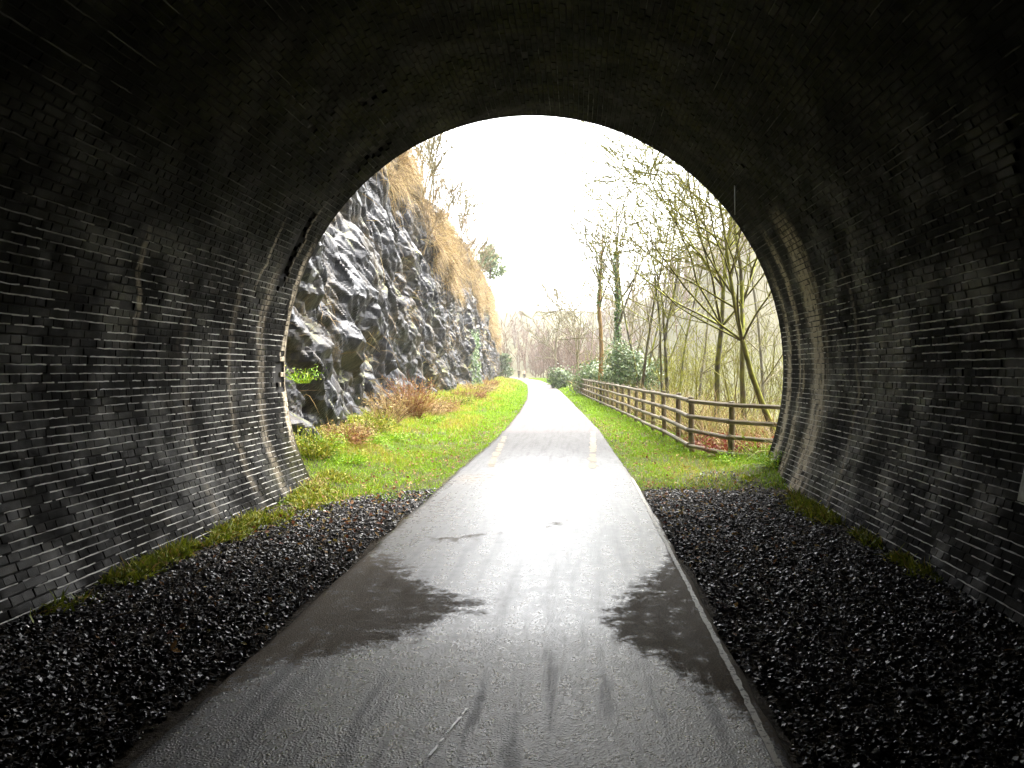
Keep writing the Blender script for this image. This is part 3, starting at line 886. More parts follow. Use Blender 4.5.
# ------------------------------------------------------------------ fence
def bark_like(name, stops, scale=(30, 30, 4), rough=0.7, moss=0.0):
    t = NT(name)
    tc = t.n('ShaderNodeTexCoord').outputs['Object']
    x, y, z = t.xyz(tc)
    v = t.vec(t.math('MULTIPLY', x, scale[0]), t.math('MULTIPLY', y, scale[1]), t.math('MULTIPLY', z, scale[2]))
    n = t.noise(v, 1.0, 5, 0.6)
    c = t.ramp(n, stops)
    if moss:
        nz = t.xyz(t.n('ShaderNodeNewGeometry').outputs['Normal'])[2]
        m = t.math('MULTIPLY', t.step(nz, -0.35, 0.45), t.step(t.noise(tc, 2.2, 3), 0.62 - moss * 0.35, 0.72 - moss * 0.3))
        c = t.mix(m, c, t.ramp(t.noise(tc, 9, 3), [(0.3, (0.14, 0.16, 0.012)), (0.7, (0.34, 0.34, 0.03))]))
    t.bump(n, 0.5, 0.02)
    return t.done(c, rough, 0.35)

def build_fence():
    m_w = bark_like('weathered_timber', [(0.25, (0.06, 0.048, 0.030)), (0.55, (0.19, 0.155, 0.098)), (0.8, (0.32, 0.27, 0.18))], (40, 40, 3), 0.55)
    root = empty('fence', (2.24, 15.6, -0.05), label='weathered brown four-rail round timber fence along the right verge', cat='fence')
    pts = [(3.66, 13.0), (2.76, 14.25)]
    d = 15.6
    while d < 61.5:
        pts.append((float(fx(d)), d)); d += 1.8
    def log(p0, p1, r, name, taper=1.0, wob=0.006, seg=6, ns=9):
        p0, p1 = np.array(p0, float), np.array(p1, float)
        ax = p1 - p0; L = np.linalg.norm(ax); ax /= L
        s = np.cross(ax, [0.31, 0.2, 0.9]); s /= np.linalg.norm(s); q = np.cross(ax, s)
        th = np.linspace(0, 2 * math.pi, ns, endpoint=False)
        V = []
        for k in range(seg + 1):
            f = k / seg
            rr = r * (1 + (taper - 1) * f) * (1 + rng.normal(0, 0.03, ns))
            c = np.array([0, 0, L * f]) + np.append(rng.normal(0, wob if 0 < k < seg else 0, 2), 0)
            V.append(np.stack([c[0] + rr * np.cos(th), c[1] + rr * np.sin(th), np.full(ns, c[2])], -1))
        # rounded-off ends
        V = [V[0] * [0.82, 0.82, 1]] + [v + ([0, 0, 0.008] if i == 0 else ([0, 0, -0.008] if i == seg else [0, 0, 0])) for i, v in enumerate(V)] + [V[-1] * [0.82, 0.82, 1]]
        n = len(V); V = np.concatenate(V)
        F = []
        for k in range(n - 1):
            for a in range(ns):
                b = (a + 1) % ns
                F.append([k * ns + a, k * ns + b, (k + 1) * ns + b, (k + 1) * ns + a])
        caps = np.array([list(range(ns))[::-1], list(range((n - 1) * ns, n * ns))])
        o = mesh(name, V, [np.array(F), caps], m_w, parent=root)
        m = Matrix.Identity(4)
        for k in range(3):
            m[k][0] = s[k]; m[k][1] = q[k]; m[k][2] = ax[k]; m[k][3] = p0[k] - root.location[k]
        o.matrix_local = m
        return o
    zg = [float(ground_h(x, y)) for x, y in pts]
    zt = [z if k > 1 else -0.05 for k, z in enumerate(zg)]
    for k, (x, y) in enumerate(pts):
        zb = min(zg[k], -0.03)
        log((x + rng.normal(0, 0.008), y, zb - 0.3), (x + rng.normal(0, 0.015), y, zt[k] + 1.10 + rng.normal(0, 0.012)), 0.058, 'post', 0.95)
    for k in range(len(pts) - 1):
        (x0, y0), (x1, y1) = pts[k], pts[k + 1]
        dx, dy = y1 - y0, -(x1 - x0); L = math.hypot(dx, dy)
        ox, oy = -dx / L * 0.075, -dy / L * 0.075       # rails on the path side
        for h in (0.16, 0.45, 0.74, 1.03):
            j0, j1 = rng.normal(0, 0.007, 2)
            e = 0.03
            log((x0 + ox - (x1 - x0) * e, y0 + oy - (y1 - y0) * e, zt[k] + h + j0), (x1 + ox + (x1 - x0) * e, y1 + oy + (y1 - y0) * e, zt[k + 1] + h + j1), 0.042, 'rail', 0.97, 0.0015, 3, 8)

build_fence()

# ------------------------------------------------------------------ trees
def tubes(segs, ns):
    S = np.array([[*a, *b, ra, rb] for a, b, ra, rb in segs], float)
    p0, p1, r0, r1 = S[:, :3], S[:, 3:6], S[:, 6], S[:, 7]
    ax = p1 - p0; L = np.linalg.norm(ax, axis=1)[:, None]; ax = ax / (L + 1e-9)
    ref = np.where(np.abs(ax[:, 2:]) < 0.9, [[0, 0, 1.0]], [[1.0, 0, 0]])
    s = np.cross(ax, ref); s /= np.linalg.norm(s, axis=1)[:, None]; q = np.cross(ax, s)
    th = np.arange(ns) * 2 * math.pi / ns
    c, sn = np.cos(th), np.sin(th)
    ring = s[:, None] * c[None, :, None] + q[:, None] * sn[None, :, None]
    p1 = p1 + ax * (r1 * 0.4)[:, None]
    V = np.concatenate([p0[:, None] + ring * r0[:, None, None], p1[:, None] + ring * r1[:, None, None]], 1)
    a = np.arange(ns); b = (a + 1) % ns
    f = np.stack([a, b, b + ns, a + ns], -1)
    F = (f[None] + 2 * ns * np.arange(len(S))[:, None, None]).reshape(-1, 4)
    return V.reshape(-1, 3), F

def grow(rnd, p, d, L, r, depth, out, o, lvl=0):
    """branch as a wandering chain of segments, side shoots along it"""
    n = max(2, int(o['seg'][min(lvl, len(o['seg']) - 1)]))
    p = np.array(p, float); d = np.array(d, float); d /= np.linalg.norm(d)
    step = L / n
    rr = r
    for k in range(n):
        d = d + rnd.normal(0, o['wob'][min(lvl, len(o['wob']) - 1)], 3)
        d[2] += o['up'][min(lvl, len(o['up']) - 1)]
        d /= np.linalg.norm(d)
        p2 = p + d * step
        r2 = max(r * (1 - (k + 1) / n * o['tap']), o['rmin'])
        out.append((p, p2, rr, r2, lvl))
        p, rr = p2, r2
        if depth > 0 and (k + 1) / n > o['bare'][min(lvl, len(o['bare']) - 1)]:
            for _ in range(rnd.poisson(o['kids'][min(lvl, len(o['kids']) - 1)])):
                ax = np.cross(d, rnd.normal(size=3)); ax /= np.linalg.norm(ax)
                ang = R(rnd.uniform(*o['ang']))
                nd = d * math.cos(ang) + ax * math.sin(ang)
                if 'pull' in o and lvl == 0: nd = nd + np.array(o['pull'])
                grow(rnd, p, nd, L * rnd.uniform(*o['ratio']) * (1.15 - 0.5 * (k + 1) / n), rr * rnd.uniform(0.45, 0.7), depth - 1, out, o, lvl + 1)

def tree(name, base, h, r, seed, mats, label, group=None, lean=(0, 0, 1), depth=3, trunks=1, opt=None, cat='tree', parent_extra=None):
    o = dict(seg=(7, 5, 4, 3), wob=(0.07, 0.11, 0.09, 0.08), up=(0.03, 0.05, 0.04, 0.03), bare=(0.25, 0.15, 0.1, 0.1), kids=(1.7, 1.5, 1.4, 1.0), ang=(28, 62), ratio=(0.35, 0.6), tap=0.75, rmin=0.004)
    o.update(opt or {})
    rnd = np.random.default_rng(seed)
    root = empty(name, base, label=label, cat=cat, group=group)
    segs = []
    for k in range(trunks):
        d = np.array(lean, float) + (rnd.normal(0, 0.16, 3) * [1, 1, 0] if trunks > 1 else 0)
        grow(rnd, (rnd.normal(0, 0.12) * (trunks > 1), rnd.normal(0, 0.12) * (trunks > 1), -0.15), d, h * rnd.uniform(0.85, 1.05), r * (0.8 if k else 1), depth, segs, o)
    V, F = tubes([s[:4] for s in segs if s[4] == 0], 8)
    lim = [s[:4] for s in segs if s[4] == 1]; fine = [s[:4] for s in segs if s[4] > 1]
    nf0 = len(F)
    if lim:
        V2, F2 = tubes(lim, 5)
        F = [F, F2 + len(V)]; V = np.concatenate([V, V2])
    tk = mesh('trunk', V, F, mats[0], smooth=True, parent=root)
    tk.data.materials.append(mats[1])
    mi = np.zeros(len(tk.data.polygons), np.int32); mi[nf0:] = 1
    tk.data.polygons.foreach_set('material_index', mi)
    if fine:
        V, F = tubes(fine, 3); mesh('crown', V, F, mats[2], parent=root)
    return root, segs

def leaves(name, P, nrm, size, mat, parent=None, rnd=None, **k):
    """folded little leaves (two triangles) at points P"""
    n = len(P)
    nr = nrm / (np.linalg.norm(nrm, axis=1)[:, None] + 1e-9)
    a = np.cross(nr, rng.normal(size=(n, 3))); a /= np.linalg.norm(a, axis=1)[:, None] + 1e-9
    b = np.cross(nr, a)
    s = size[:, None]
    V = np.stack([P - a * s * 0.5, P + b * s * 0.28 + nr * s * 0.08, P + a * s * 0.55, P - b * s * 0.28 + nr * s * 0.08], 1)
    F = np.array([[0, 1, 2], [0, 2, 3]])[None] + 4 * np.arange(n)[:, None, None]
    return mesh(name, V.reshape(-1, 3), F.reshape(-1, 3), mat, parent=parent, attrs={'rnd': np.repeat(rng.random(n) if rnd is None else rnd, 4)}, **k)

B_DARK = bark_like('dark_bark', [(0.3, (0.06, 0.052, 0.035)), (0.7, (0.17, 0.145, 0.09))], (14, 14, 2.5), 0.8)
B_MOSS = bark_like('mossy_bark', [(0.3, (0.035, 0.03, 0.02)), (0.7, (0.11, 0.095, 0.06))], (14, 14, 2.5), 0.85, moss=0.55)
B_MOSS2 = bark_like('mossy_limb', [(0.3, (0.05, 0.042, 0.025)), (0.7, (0.13, 0.11, 0.06))], (14, 14, 2.5), 0.85, moss=0.95)
B_TWIG = bark_like('twig_bark', [(0.3, (0.12, 0.10, 0.05)), (0.7, (0.26, 0.225, 0.11))], (10, 10, 10), 0.8)
B_MTWIG = bark_like('mossy_twig', [(0.3, (0.14, 0.13, 0.035)), (0.7, (0.30, 0.29, 0.06))], (10, 10, 10), 0.85)
B_RUSTY = bark_like('orange_brown_bark', [(0.3, (0.10, 0.055, 0.018)), (0.7, (0.34, 0.21, 0.06))], (14, 14, 3), 0.8)
B_PALE = bark_like('pale_stem', [(0.3, (0.16, 0.11, 0.06)), (0.7, (0.36, 0.27, 0.15))], (14, 14, 4), 0.8)

def gz(x, y): return float(ground_h(x, y))

def build_trees():
    T = []
    mossy = dict(kids=(2.3, 1.25, 0.55, 0.0), seg=(9, 7, 5, 3), up=(0.02, 0.05, 0.04, 0.03), ang=(35, 72), ratio=(0.45, 0.72), bare=(0.24, 0.15, 0.1), wob=(0.06, 0.11, 0.08, 0.07), pull=(-0.15, -0.05, 0.05), tap=0.8, rmin=0.0095)
    g1 = 'mossy trees leaning over the fence'
    def at(px, d): return (px - 577) / 800 * d
    x, y = at(716, 21), 21.0
    tree('mossy_tree', (x, y, gz(x, y)), 9.6, 0.085, 5, (B_MOSS, B_MOSS2, B_MTWIG), 'mossy tree with dark trunk, furthest left of the pair by the fence corner', g1, (0.02, 0, 1), opt=mossy)
    x, y = at(745, 19.5), 19.5
    tree('mossy_tree', (x, y, gz(x, y)), 9.0, 0.08, 12, (B_MOSS, B_MOSS2, B_MTWIG), 'mossy tree with yellow-green limbs beside the right tunnel jamb', g1, (-0.06, -0.05, 1), opt=mossy)
    x, y = at(790, 17.5), 17.5
    tree('mossy_tree', (x, y, gz(x, y)), 7.5, 0.08, 23, (B_MOSS2, B_MOSS2, B_MTWIG), 'low mossy tree half hidden behind the right tunnel jamb, limbs reaching left', g1, (-0.3, -0.05, 1), opt=dict(mossy, pull=(-0.55, -0.05, 0.1)))
    x, y = at(672, 27), 27.0
    tree('mossy_sapling', (x, y, gz(x, y)), 7.4, 0.06, 31, (B_MOSS, B_MOSS2, B_MTWIG), 'slender mossy many-stemmed tree behind the middle of the fence', None, (0, 0, 1), trunks=4, depth=2, opt=dict(kids=(1.7, 1.0, 0.4), ang=(20, 45), ratio=(0.42, 0.68), rmin=0.011))
    x, y = at(641, 36), 36.0
    tree('bare_tree', (x, y, gz(x, y)), 9.5, 0.08, 37, (B_MOSS, B_TWIG, B_TWIG), 'thin bare tree with several stems behind the round evergreen bush', None, (0.03, 0, 1), trunks=3, depth=3, opt=dict(kids=(1.5, 0.9, 0.3), ratio=(0.42, 0.68), rmin=0.015))
    # ivy-clad pair in the middle distance
    for px, d, h, r, sd, bk, lab in ((600, 46, 10.8, 0.16, 41, B_RUSTY, 'bare tree with orange-brown trunk standing behind the far fence'),
                                     (619, 43, 11.2, 0.15, 43, B_MOSS, 'bare tree with ivy-wrapped trunk right of the orange-brown trunk')):
        x, y = at(px, d), d
        root, segs = tree('ivy_tree', (x, y, gz(x, y)), h, r, sd, (bk, B_MOSS, B_TWIG), lab, 'ivy-clad trees behind the far fence', (0.0, 0, 1), trunks=1, opt=dict(wob=(0.055, 0.10, 0.09, 0.08), rmin=0.019, kids=(2.2, 1.0, 0.4, 0.0), ratio=(0.4, 0.65), up=(0.03, 0.10, 0.06, 0.03), ang=(20, 48), bare=(0.3, 0.15, 0.1)))
        big = [s for s in segs if s[4] == 0]
        Ps, Ns = [], []
        for a, b, ra, rb, _ in big:
            if px == 600 and a[2] < h * 0.45: continue
            m = 240 if px != 600 else 60
            f = rng.random(m)[:, None]; th = rng.uniform(0, 6.28, m)
            dr = np.stack([np.cos(th), np.sin(th), 0 * th], -1)
            if a[2] > h * 0.62: continue
            Ps.append(a + (b - a) * f + dr * (ra + 0.10 * rng.random(m))[:, None]); Ns.append(dr + rng.normal(0, 0.4, (m, 3)))
        leaves('ivy', np.concatenate(Ps), np.concatenate(Ns), rng.uniform(0.10, 0.2, sum(map(len, Ps))), M_IVY, root)
    # farther bare trees
    far = [(576, 72, 9.5, 0.17, 51, 'bare tree with spreading crown at the far end of the fence'),
           (556, 105, 11, 0.16, 53, 'faint bare tree left of the fence end, beside the path bend'),
           (590, 88, 12, 0.16, 57, 'tall faint bare tree just behind the far end of the fence'),
           (630, 62, 12.5, 0.16, 59, 'tall bare tree rising behind the ivy-wrapped trunk'),
           (660, 50, 12, 0.15, 61, 'bare tree with upright twigs seen over the middle of the fence'),
           (700, 40, 11.5, 0.14, 63, 'bare tree in the background left of the mossy trunks'),
           (765, 34, 10.5, 0.14, 67, 'bare tree in the background by the right edge of the arch')]
    for px, d, h, r, sd, lab in far:
        x, y = at(px, d), d
        tree('bare_tree', (x, y, gz(x, y)), h * 0.95, r * 0.62, sd, (B_TWIG if d > 60 else B_DARK, B_TWIG, B_TWIG), lab, 'bare trees beyond the fence', (0, 0, 1), opt=dict(kids=(1.7, 1.0, 0.4, 0.0), ratio=(0.42, 0.68), rmin=0.00043 * d, up=(0.03, 0.07, 0.05, 0.03)))
    # trees on the brow of the rock
    P = cliff_pts['P']; Tt = cliff_pts['T'][:, 0]
    def brow(px):
        q = P[:, -1]; e = np.abs(577 + 800 * q[:, 0] / q[:, 1] - px) + 1000 * (Tt < 20) + 1000 * (Tt > 120)
        return q[int(np.argmin(e))]
    b = brow(432)
    tree('bare_tree', (b[0] - 0.2, b[1], b[2] - 0.2), 5.2, 0.06, 71, (B_TWIG, B_TWIG, B_TWIG), 'pale bare tree on the brow of the rock against the white sky', None, (0.12, 0, 1), trunks=3, depth=2, opt=dict(kids=(1.5, 1.0, 0.4), rmin=0.018, ang=(18, 48)))
    for d, h, sd, lab in ((420, 3.0, 73, 'leggy sapling on the brow, nearest the arch'), (443, 2.6, 75, 'leggy sapling on the brow below the pale bare tree'), (456, 3.0, 77, 'leggy sapling midway along the brow of the rock'), (470, 3.2, 79, 'leggy sapling on the brow just before the evergreen'), (487, 4.2, 81, 'leggy sapling at the far end of the brow')):
        b = brow(d)
        tree('sapling', (b[0] + 0.1, b[1], b[2] - 0.3), h, 0.045, sd, (B_TWIG, B_TWIG, B_TWIG), lab, 'saplings on the brow of the rock', (0.3, 0, 1), trunks=4, depth=2, opt=dict(kids=(1.3, 1.2, 0.8), rmin=0.02, ang=(15, 45)))
    # stems growing out of the straw slope
    for d, wf, sd, lab in ((30, 0.82, 85, 'thin stems rising from the straw slope, upper left'), (36, 0.70, 87, 'thin stems rising from the straw slope above the overhang'), (47, 0.72, 89, 'thin stems rising from the middle of the straw slope'), (60, 0.75, 91, 'thin stems at the far end of the straw slope')):
        k = int(np.argmin(abs(Tt - d))); b = P[k, int(NZC * wf)]
        tree('scrub', (b[0], b[1], b[2]), 3.2, 0.03, sd, (B_PALE, B_PALE, B_PALE), lab, 'scrub on the straw slope', (0.35, 0, 1), trunks=5, depth=2, opt=dict(kids=(1.3, 1.0, 0.8), rmin=0.010, ang=(15, 50)), cat='scrub')

build_trees()

def leaf_ball(c, rad, n, shell=0.55):
    d = rng.normal(size=(n, 3)); d /= np.linalg.norm(d, axis=1)[:, None]
    lump = 0.72 + 0.5 * fbm(d[:, 0] * 2.2 + c[0], d[:, 1] * 2.2 + d[:, 2] * 2.9 + c[1], 191, 3)
    m = 46                                    # sprays of leaves at the ends of many shoots
    e = rng.normal(size=(m, 3)); e /= np.linalg.norm(e, axis=1)[:, None]
    e = e * rng.uniform(0.45, 1.12, (m, 1))
    k = rng.integers(0, m, n)
    P = e[k] + rng.normal(0, 0.17, (n, 3)) * rng.uniform(0.6, 1.4, m)[k][:, None]
    loose = rng.random(n) < 0.25
    P[loose] = (d * (shell + (1 - shell) * rng.random((n, 1))) * lump[:, None])[loose]
    return np.array(c) + P * np.array(rad), P + d * 0.5

def build_shrubs():
    def at(px, d): return (px - 577) / 800 * d
    g = 'round evergreen bushes behind the fence'
    for px, d, rad, n, lab in ((631, 37, (1.35, 1.2, 1.45), 5200, 'large round evergreen bush behind the fence'),
                               (600, 50, (1.7, 1.5, 1.15), 4200, 'low evergreen bush at the foot of the orange-brown trunk'),
                               (561, 70, (1.2, 1.2, 0.9), 2000, 'small pale green bush beyond the end of the fence')):
        x, y = at(px, d), d
        z = max(gz(x, y), -0.9)
        root = empty('evergreen_bush', (x, y, gz(x, y)), label=lab, cat='bush', group=g)
        hz_ = z - gz(x, y)
        segs = []
        for k in range(16):
            th = rng.uniform(0, 6.28); e = np.array([math.cos(th) * rad[0] * 0.6, math.sin(th) * rad[1] * 0.6, hz_ + rad[2] * rng.uniform(0.9, 1.6)])
            segs.append((np.array([0, 0, -0.1]), e * 0.55 + rng.normal(0, 0.08, 3), 0.035, 0.022)); segs.append((segs[-1][1], e, 0.022, 0.008))
        V, F = tubes(segs, 5); mesh('stems', V, F, B_DARK, parent=root)
        P, D = leaf_ball((0, 0, hz_ + rad[2] * 0.95), rad, n)
        leaves('foliage', P, D + rng.normal(0, 0.5, D.shape) + [0, 0, 0.3], rng.uniform(0.10, 0.22, n) * (d / 40) ** 0.5, M_EVER, root)
    # conifer-like evergreens on and under the rock
    Pc = cliff_pts['P']; Tt = cliff_pts['T'][:, 0]
    b = Pc[int(np.argmin(np.abs(577 + 800 * Pc[:, -1, 0] / Pc[:, -1, 1] - 482) + 1000 * (Tt < 30) + 1000 * (Tt > 120))), -1]
    for base, h, rad, lab in ((tuple(b + [0.9, 0, -0.1]), 3.0, 1.5, 'dark evergreen tree on the brow of the rock'),
                              ((at(505, 118), 118, gz(at(505, 118), 118)), 3.6, 1.0, 'dark evergreen tree at the far foot of the rock')):
        root = empty('evergreen_tree', base, label=lab, cat='tree', group='evergreens by the rock')
        V, F = tubes([(np.array([0, 0, -0.4]), np.array([0.1, 0, h * 0.5]), 0.10, 0.06), (np.array([0.1, 0, h * 0.5]), np.array([0, 0, h]), 0.06, 0.015)], 6)
        mesh('trunk', V, F, B_DARK, parent=root)
        n = 3600
        f = rng.random(n) ** 0.8; th = rng.uniform(0, 6.28, n)
        rr = rad * (1.05 - f) ** 0.7 * (0.35 + 0.75 * rng.random(n) ** 0.5) * (0.6 + 0.8 * noise2(f * 9, th * 1.2, 7))
        P = np.c_[rr * np.cos(th), rr * np.sin(th), h * (0.12 + 0.9 * f) - 0.25 * rr]
        k = rng.integers(0, n, 34)[rng.integers(0, 34, n)]
        P = np.where(rng.random((n, 1)) < 0.8, P[k] * [1.15, 1.15, 1.0] + rng.normal(0, 0.16, (n, 3)) * [1.3, 1.3, 0.8], P)
        leaves('crown', P, np.c_[np.cos(th), np.sin(th), 0.6 + 0 * th] + rng.normal(0, 0.4, (n, 3)), rng.uniform(0.15, 0.32, n), M_EVER, root)
    # ivy patch on the rock
    k = np.nonzero((Tt > 55) & (Tt < 62))[0]
    i = rng.choice(k, 2600); j = (NZC * rng.uniform(0.10, 0.46, 2600)).astype(int)
    ok = fbm(Tt[i] * 0.7, j * 0.03, 201, 3) + 0.25 * rng.random(2600) > 0.5
    i, j = i[ok], j[ok]
    leaves('ivy', Pc[i, j] + rng.normal(0, 0.08, (len(i), 3)) + [0.1, 0, 0], np.tile([1.0, -0.3, 0.3], (len(i), 1)) + rng.normal(0, 0.4, (len(i), 3)), rng.uniform(0.12, 0.24, len(i)), M_IVY,
           label='patch of green ivy climbing the far part of the rock', cat='ivy')
    # fronds and clumps at the foot of the rock
    def clump(name, x, y, r, h, n, mat, lab, grp, cat, lw=0.035, z=None):
        zz = gz(x, y) if z is None else z
        root = empty(name, (x, y, zz), label=lab, cat=cat, group=grp)
        a = rng.uniform(0, 6.28, n); q = r * 0.5 * rng.random(n) ** 0.5
        P = np.c_[q * np.cos(a), q * np.sin(a), -0.05 + 0 * a]
        up = np.c_[np.cos(a) * r, np.sin(a) * r, np.full(n, h)]; up /= np.linalg.norm(up, axis=1)[:, None]
        blades('stalks', P, up, h * rng.uniform(0.5, 1.25, n), np.full(n, lw * 0.35), mat, bend=0.55, lean=0.25, segs=3, parent=root)
        m = n * 5
        f = rng.random(m); s = rng.integers(0, n, m)
        L = P[s] + up[s] * (h * f)[:, None] + rng.normal(0, 0.10, (m, 3)) * h ** 0.5 - np.array([0, 0, 0.25]) * (f ** 2 * h)[:, None]
        L[:, 2] = np.maximum(L[:, 2], 0.01)
        leaves('leaves', L, rng.normal(0, 0.6, (m, 3)) + [0, 0, 0.8], rng.uniform(0.6, 1.4, m) * lw, mat, root)
    gb = 'bracken clumps at the foot of the rock'
    for px, d, r, h, n, lab in ((410, 22.5, 0.5, 1.45, 280, 'tall rust-brown bracken clump leaning on the rock'), (388, 19.5, 0.4, 1.0, 180, 'smaller bracken clump left of the tall one at the rock foot'),
                                (338, 14.2, 0.5, 0.45, 220, 'rusty bracken clump near the arch, between fresh green herbs'), (470, 40, 0.9, 0.8, 240, 'reddish bracken clump midway along the verge'),
                                (440, 27, 0.6, 0.7, 200, 'russet bracken clump beside the tall one, further along'), (486, 62, 1.0, 1.0, 220, 'far russet bracken clump by the path bend')):
        x = max(at(px, d), float(cb(d)) + 0.2)
        clump('bracken', x, d, r, h, n, M_RUST if px != 388 else M_STRAW, lab, gb, 'bracken', 0.03 + 0.0012 * d)
    gh = 'leafy herb clumps on the left verge'
    for px, d, r, h, n, lab in ((318, 13.0, 0.42, 0.42, 200, 'leafy green herb clump just outside the arch on the left'), (362, 15.0, 0.5, 0.36, 220, 'leafy green herb clump right of the small rusty bracken'),
                                (385, 16.5, 0.5, 0.32, 200, 'leafy green herb clump below the tall bracken'), (345, 12.6, 0.4, 0.26, 180, 'low leafy herb clump nearest the path on the left verge'),
                                (425, 22, 0.6, 0.35, 180, 'leafy green herb clump past the tall bracken')):
        x = max(at(px, d), float(cb(d)) + 0.3)
        clump('herb_clump', x, d, r, h, n, M_HERB, lab, gh, 'herbs', 0.028 + 0.0008 * d)
    gm = 'olive bramble mounds along the rock foot'
    for px, d, r, h, n, lab in ((312, 12.4, 0.4, 0.6, 200, 'olive bramble mound just behind the left jamb'), (350, 14.8, 0.45, 0.55, 220, 'olive bramble mound against the rock left of the smaller bracken'),
                                (368, 17.2, 0.5, 0.6, 220, 'olive bramble mound under the dark overhanging rock'), (428, 25, 0.7, 0.8, 240, 'olive bramble mound just past the tall bracken'),
                                (455, 33, 0.9, 0.8, 240, 'olive bramble mound halfway to the far end of the rock'), (478, 50, 1.2, 1.0, 240, 'olive bramble mound below the ivy patch')):
        clump('bramble_mound', max(at(px, d), float(cb(d)) + 0.1), d, r, h, n, M_MOSSY if px in (312, 368, 455) else M_STRAW, lab, gm, 'bramble', 0.03 + 0.0012 * d)
    clump('straw_tuft', -3.50, 10.7, 0.16, 0.24, 90, M_STRAW, 'dry straw tuft at the end of the left tunnel wall', None, 'grass tuft', 0.02)
    clump('herb_sprig', -4.15, 12.1, 0.2, 0.3, 40, M_HERB, 'yellow-green sprig growing on the rock beside the left jamb', None, 'herbs', 0.04, z=1.45)
    gr = 'red-leaved brambles behind the near fence'
    for x, y, r, h, lab in ((2.95, 14.9, 0.5, 0.75, 'red bramble behind the short near fence panel'), (2.75, 16.4, 0.5, 0.65, 'red bramble behind the fence corner post'), (3.5, 14.2, 0.45, 0.7, 'red bramble closest to the right jamb')):
        clump('bramble', x, y, r, h, 160, M_RED, lab, gr, 'bramble', 0.07, z=-0.1)
    gj = 'green weeds by the near fence'
    for x, y, r, h, lab in ((2.62, 13.3, 0.3, 0.35, 'leafy weed under the short near fence panel'), (3.0, 12.0, 0.28, 0.34, 'leafy weed at the foot of the right jamb'), (2.02, 15.9, 0.3, 0.25, 'leafy weed at the fence corner post'), (3.25, 13.6, 0.35, 0.6, 'tall leafy weed behind the near fence panel')):
        clump('herb_clump', x, y, r, h, 130, M_HERB, lab, gj, 'herbs', 0.04)

build_shrubs()

def build_distant_wood():
    rnd = np.random.default_rng(301)
    segs = []
    o = dict(seg=(5, 3, 2), wob=(0.05, 0.12, 0.16), up=(0.03, 0.08, 0.05), bare=(0.0, 0.1, 0.1), kids=(2.2, 1.6, 1.0), ang=(20, 48), ratio=(0.35, 0.6), tap=0.8, rmin=0.03)
    for k in range(310):
        d = 105 + 150 * rnd.random()
        px = rnd.uniform(490, 800) if k % 3 else rnd.uniform(498, 605)
        if px > 600: d += 180 * rnd.random()
        x = (px - 577) / 800 * d
        if x < float(pr(d)) + 1.5 and x > float(pl(d)) - 1.0: continue
        if x < float(cb(d)) + 1: continue
        s = []
        o['rmin'] = 0.00024 * d
        grow(rnd, (0, 0, 0), (0, 0, 1), (rnd.uniform(5, 9) if px < 610 else rnd.uniform(6, 11)) if k % 5 < 3 else rnd.uniform(2.5, 5), 0.10 + 0.0003 * d, 2, s, o)
        b = np.array([x, d, gz(x, d) - 0.2])
        segs += [(a + b, c + b, r0, r1) for a, c, r0, r1, _ in s]
    V, F = tubes(segs, 3)
    t = NT('winter_wood')
    c = t.ramp(t.noise(t.pos(), 0.06, 3), [(0.35, (0.16, 0.105, 0.07)), (0.6, (0.22, 0.14, 0.095)), (0.75, (0.20, 0.17, 0.085))])
    mesh('distant_wood', V, F, t.done(c, 0.9, 0.2), kind='stuff', label='hazy brown winter woodland at the end of the valley', cat='woodland')

build_distant_wood()

def build_litter():
    n = 3600
    y = 4.5 + 22 * rng.random(n) ** 1.2
    left = rng.random(n) < 0.55
    x = np.where(left, pl(y) - 0.05 - np.abs(rng.normal(0, 1.1, n)), pr(y) + 0.02 + np.abs(rng.normal(0, 0.8, n)))
    ok = (x > np.where(y < 11, -3.5, cb(y))) & (x < np.where(y < 12.5, 2.75, fx(y)))
    ok &= rng.random(n) < sstep(5, 10, y) * 0.9 + 0.1
    x, y = x[ok], y[ok]; n = len(x)
    z = ground_h(x, y) + 0.045 + 0.02 * rng.random(n)
    leaves('leaf_litter', np.c_[x, y, z], rng.normal(0, 0.45, (n, 3)) + [0, 0, 1], rng.uniform(0.03, 0.07, n), M_RUST, kind='stuff',
           label='fallen brown leaves scattered over verges and ballast', cat='leaf litter')

build_litter()

def build_thicket():
    rnd = np.random.default_rng(401)
    segs = []
    o = dict(seg=(4, 3, 2), wob=(0.10, 0.16, 0.2), up=(0.03, 0.06, 0.05), bare=(0.1, 0.1, 0.1), kids=(1.6, 1.0, 0.6), ang=(20, 55), ratio=(0.3, 0.55), tap=0.8, rmin=0.004)
    for k in range(420):
        d = 22 + 70 * rnd.random() ** 1.1
        x = float(fx(d)) + 2.0 + rnd.random() * (3 + 0.24 * d)
        s_ = []
        o['rmin'] = 0.003 + 0.00013 * d
        grow(rnd, (0, 0, 0), rnd.normal(0, 0.2, 3) + [0, 0, 1], rnd.uniform(1.5, 4.2), 0.012 + 0.0005 * d, 2, s_, o)
        b = np.array([x, d, gz(x, d) - 0.1])
        segs += [(a + b, c + b, r0, r1) for a, c, r0, r1, _ in s_]
    V, F = tubes(segs, 3)
    t = NT('thicket_stems')
    c = t.ramp(t.noise(t.pos(), 0.35, 3), [(0.38, (0.12, 0.085, 0.04)), (0.5, (0.20, 0.19, 0.03)), (0.62, (0.28, 0.28, 0.03))])
    mesh('thicket', V, F, t.done(c, 0.9, 0.2), kind='stuff', label='yellow-green mossy thicket filling the slope behind the mossy trees', cat='thicket')

build_thicket()

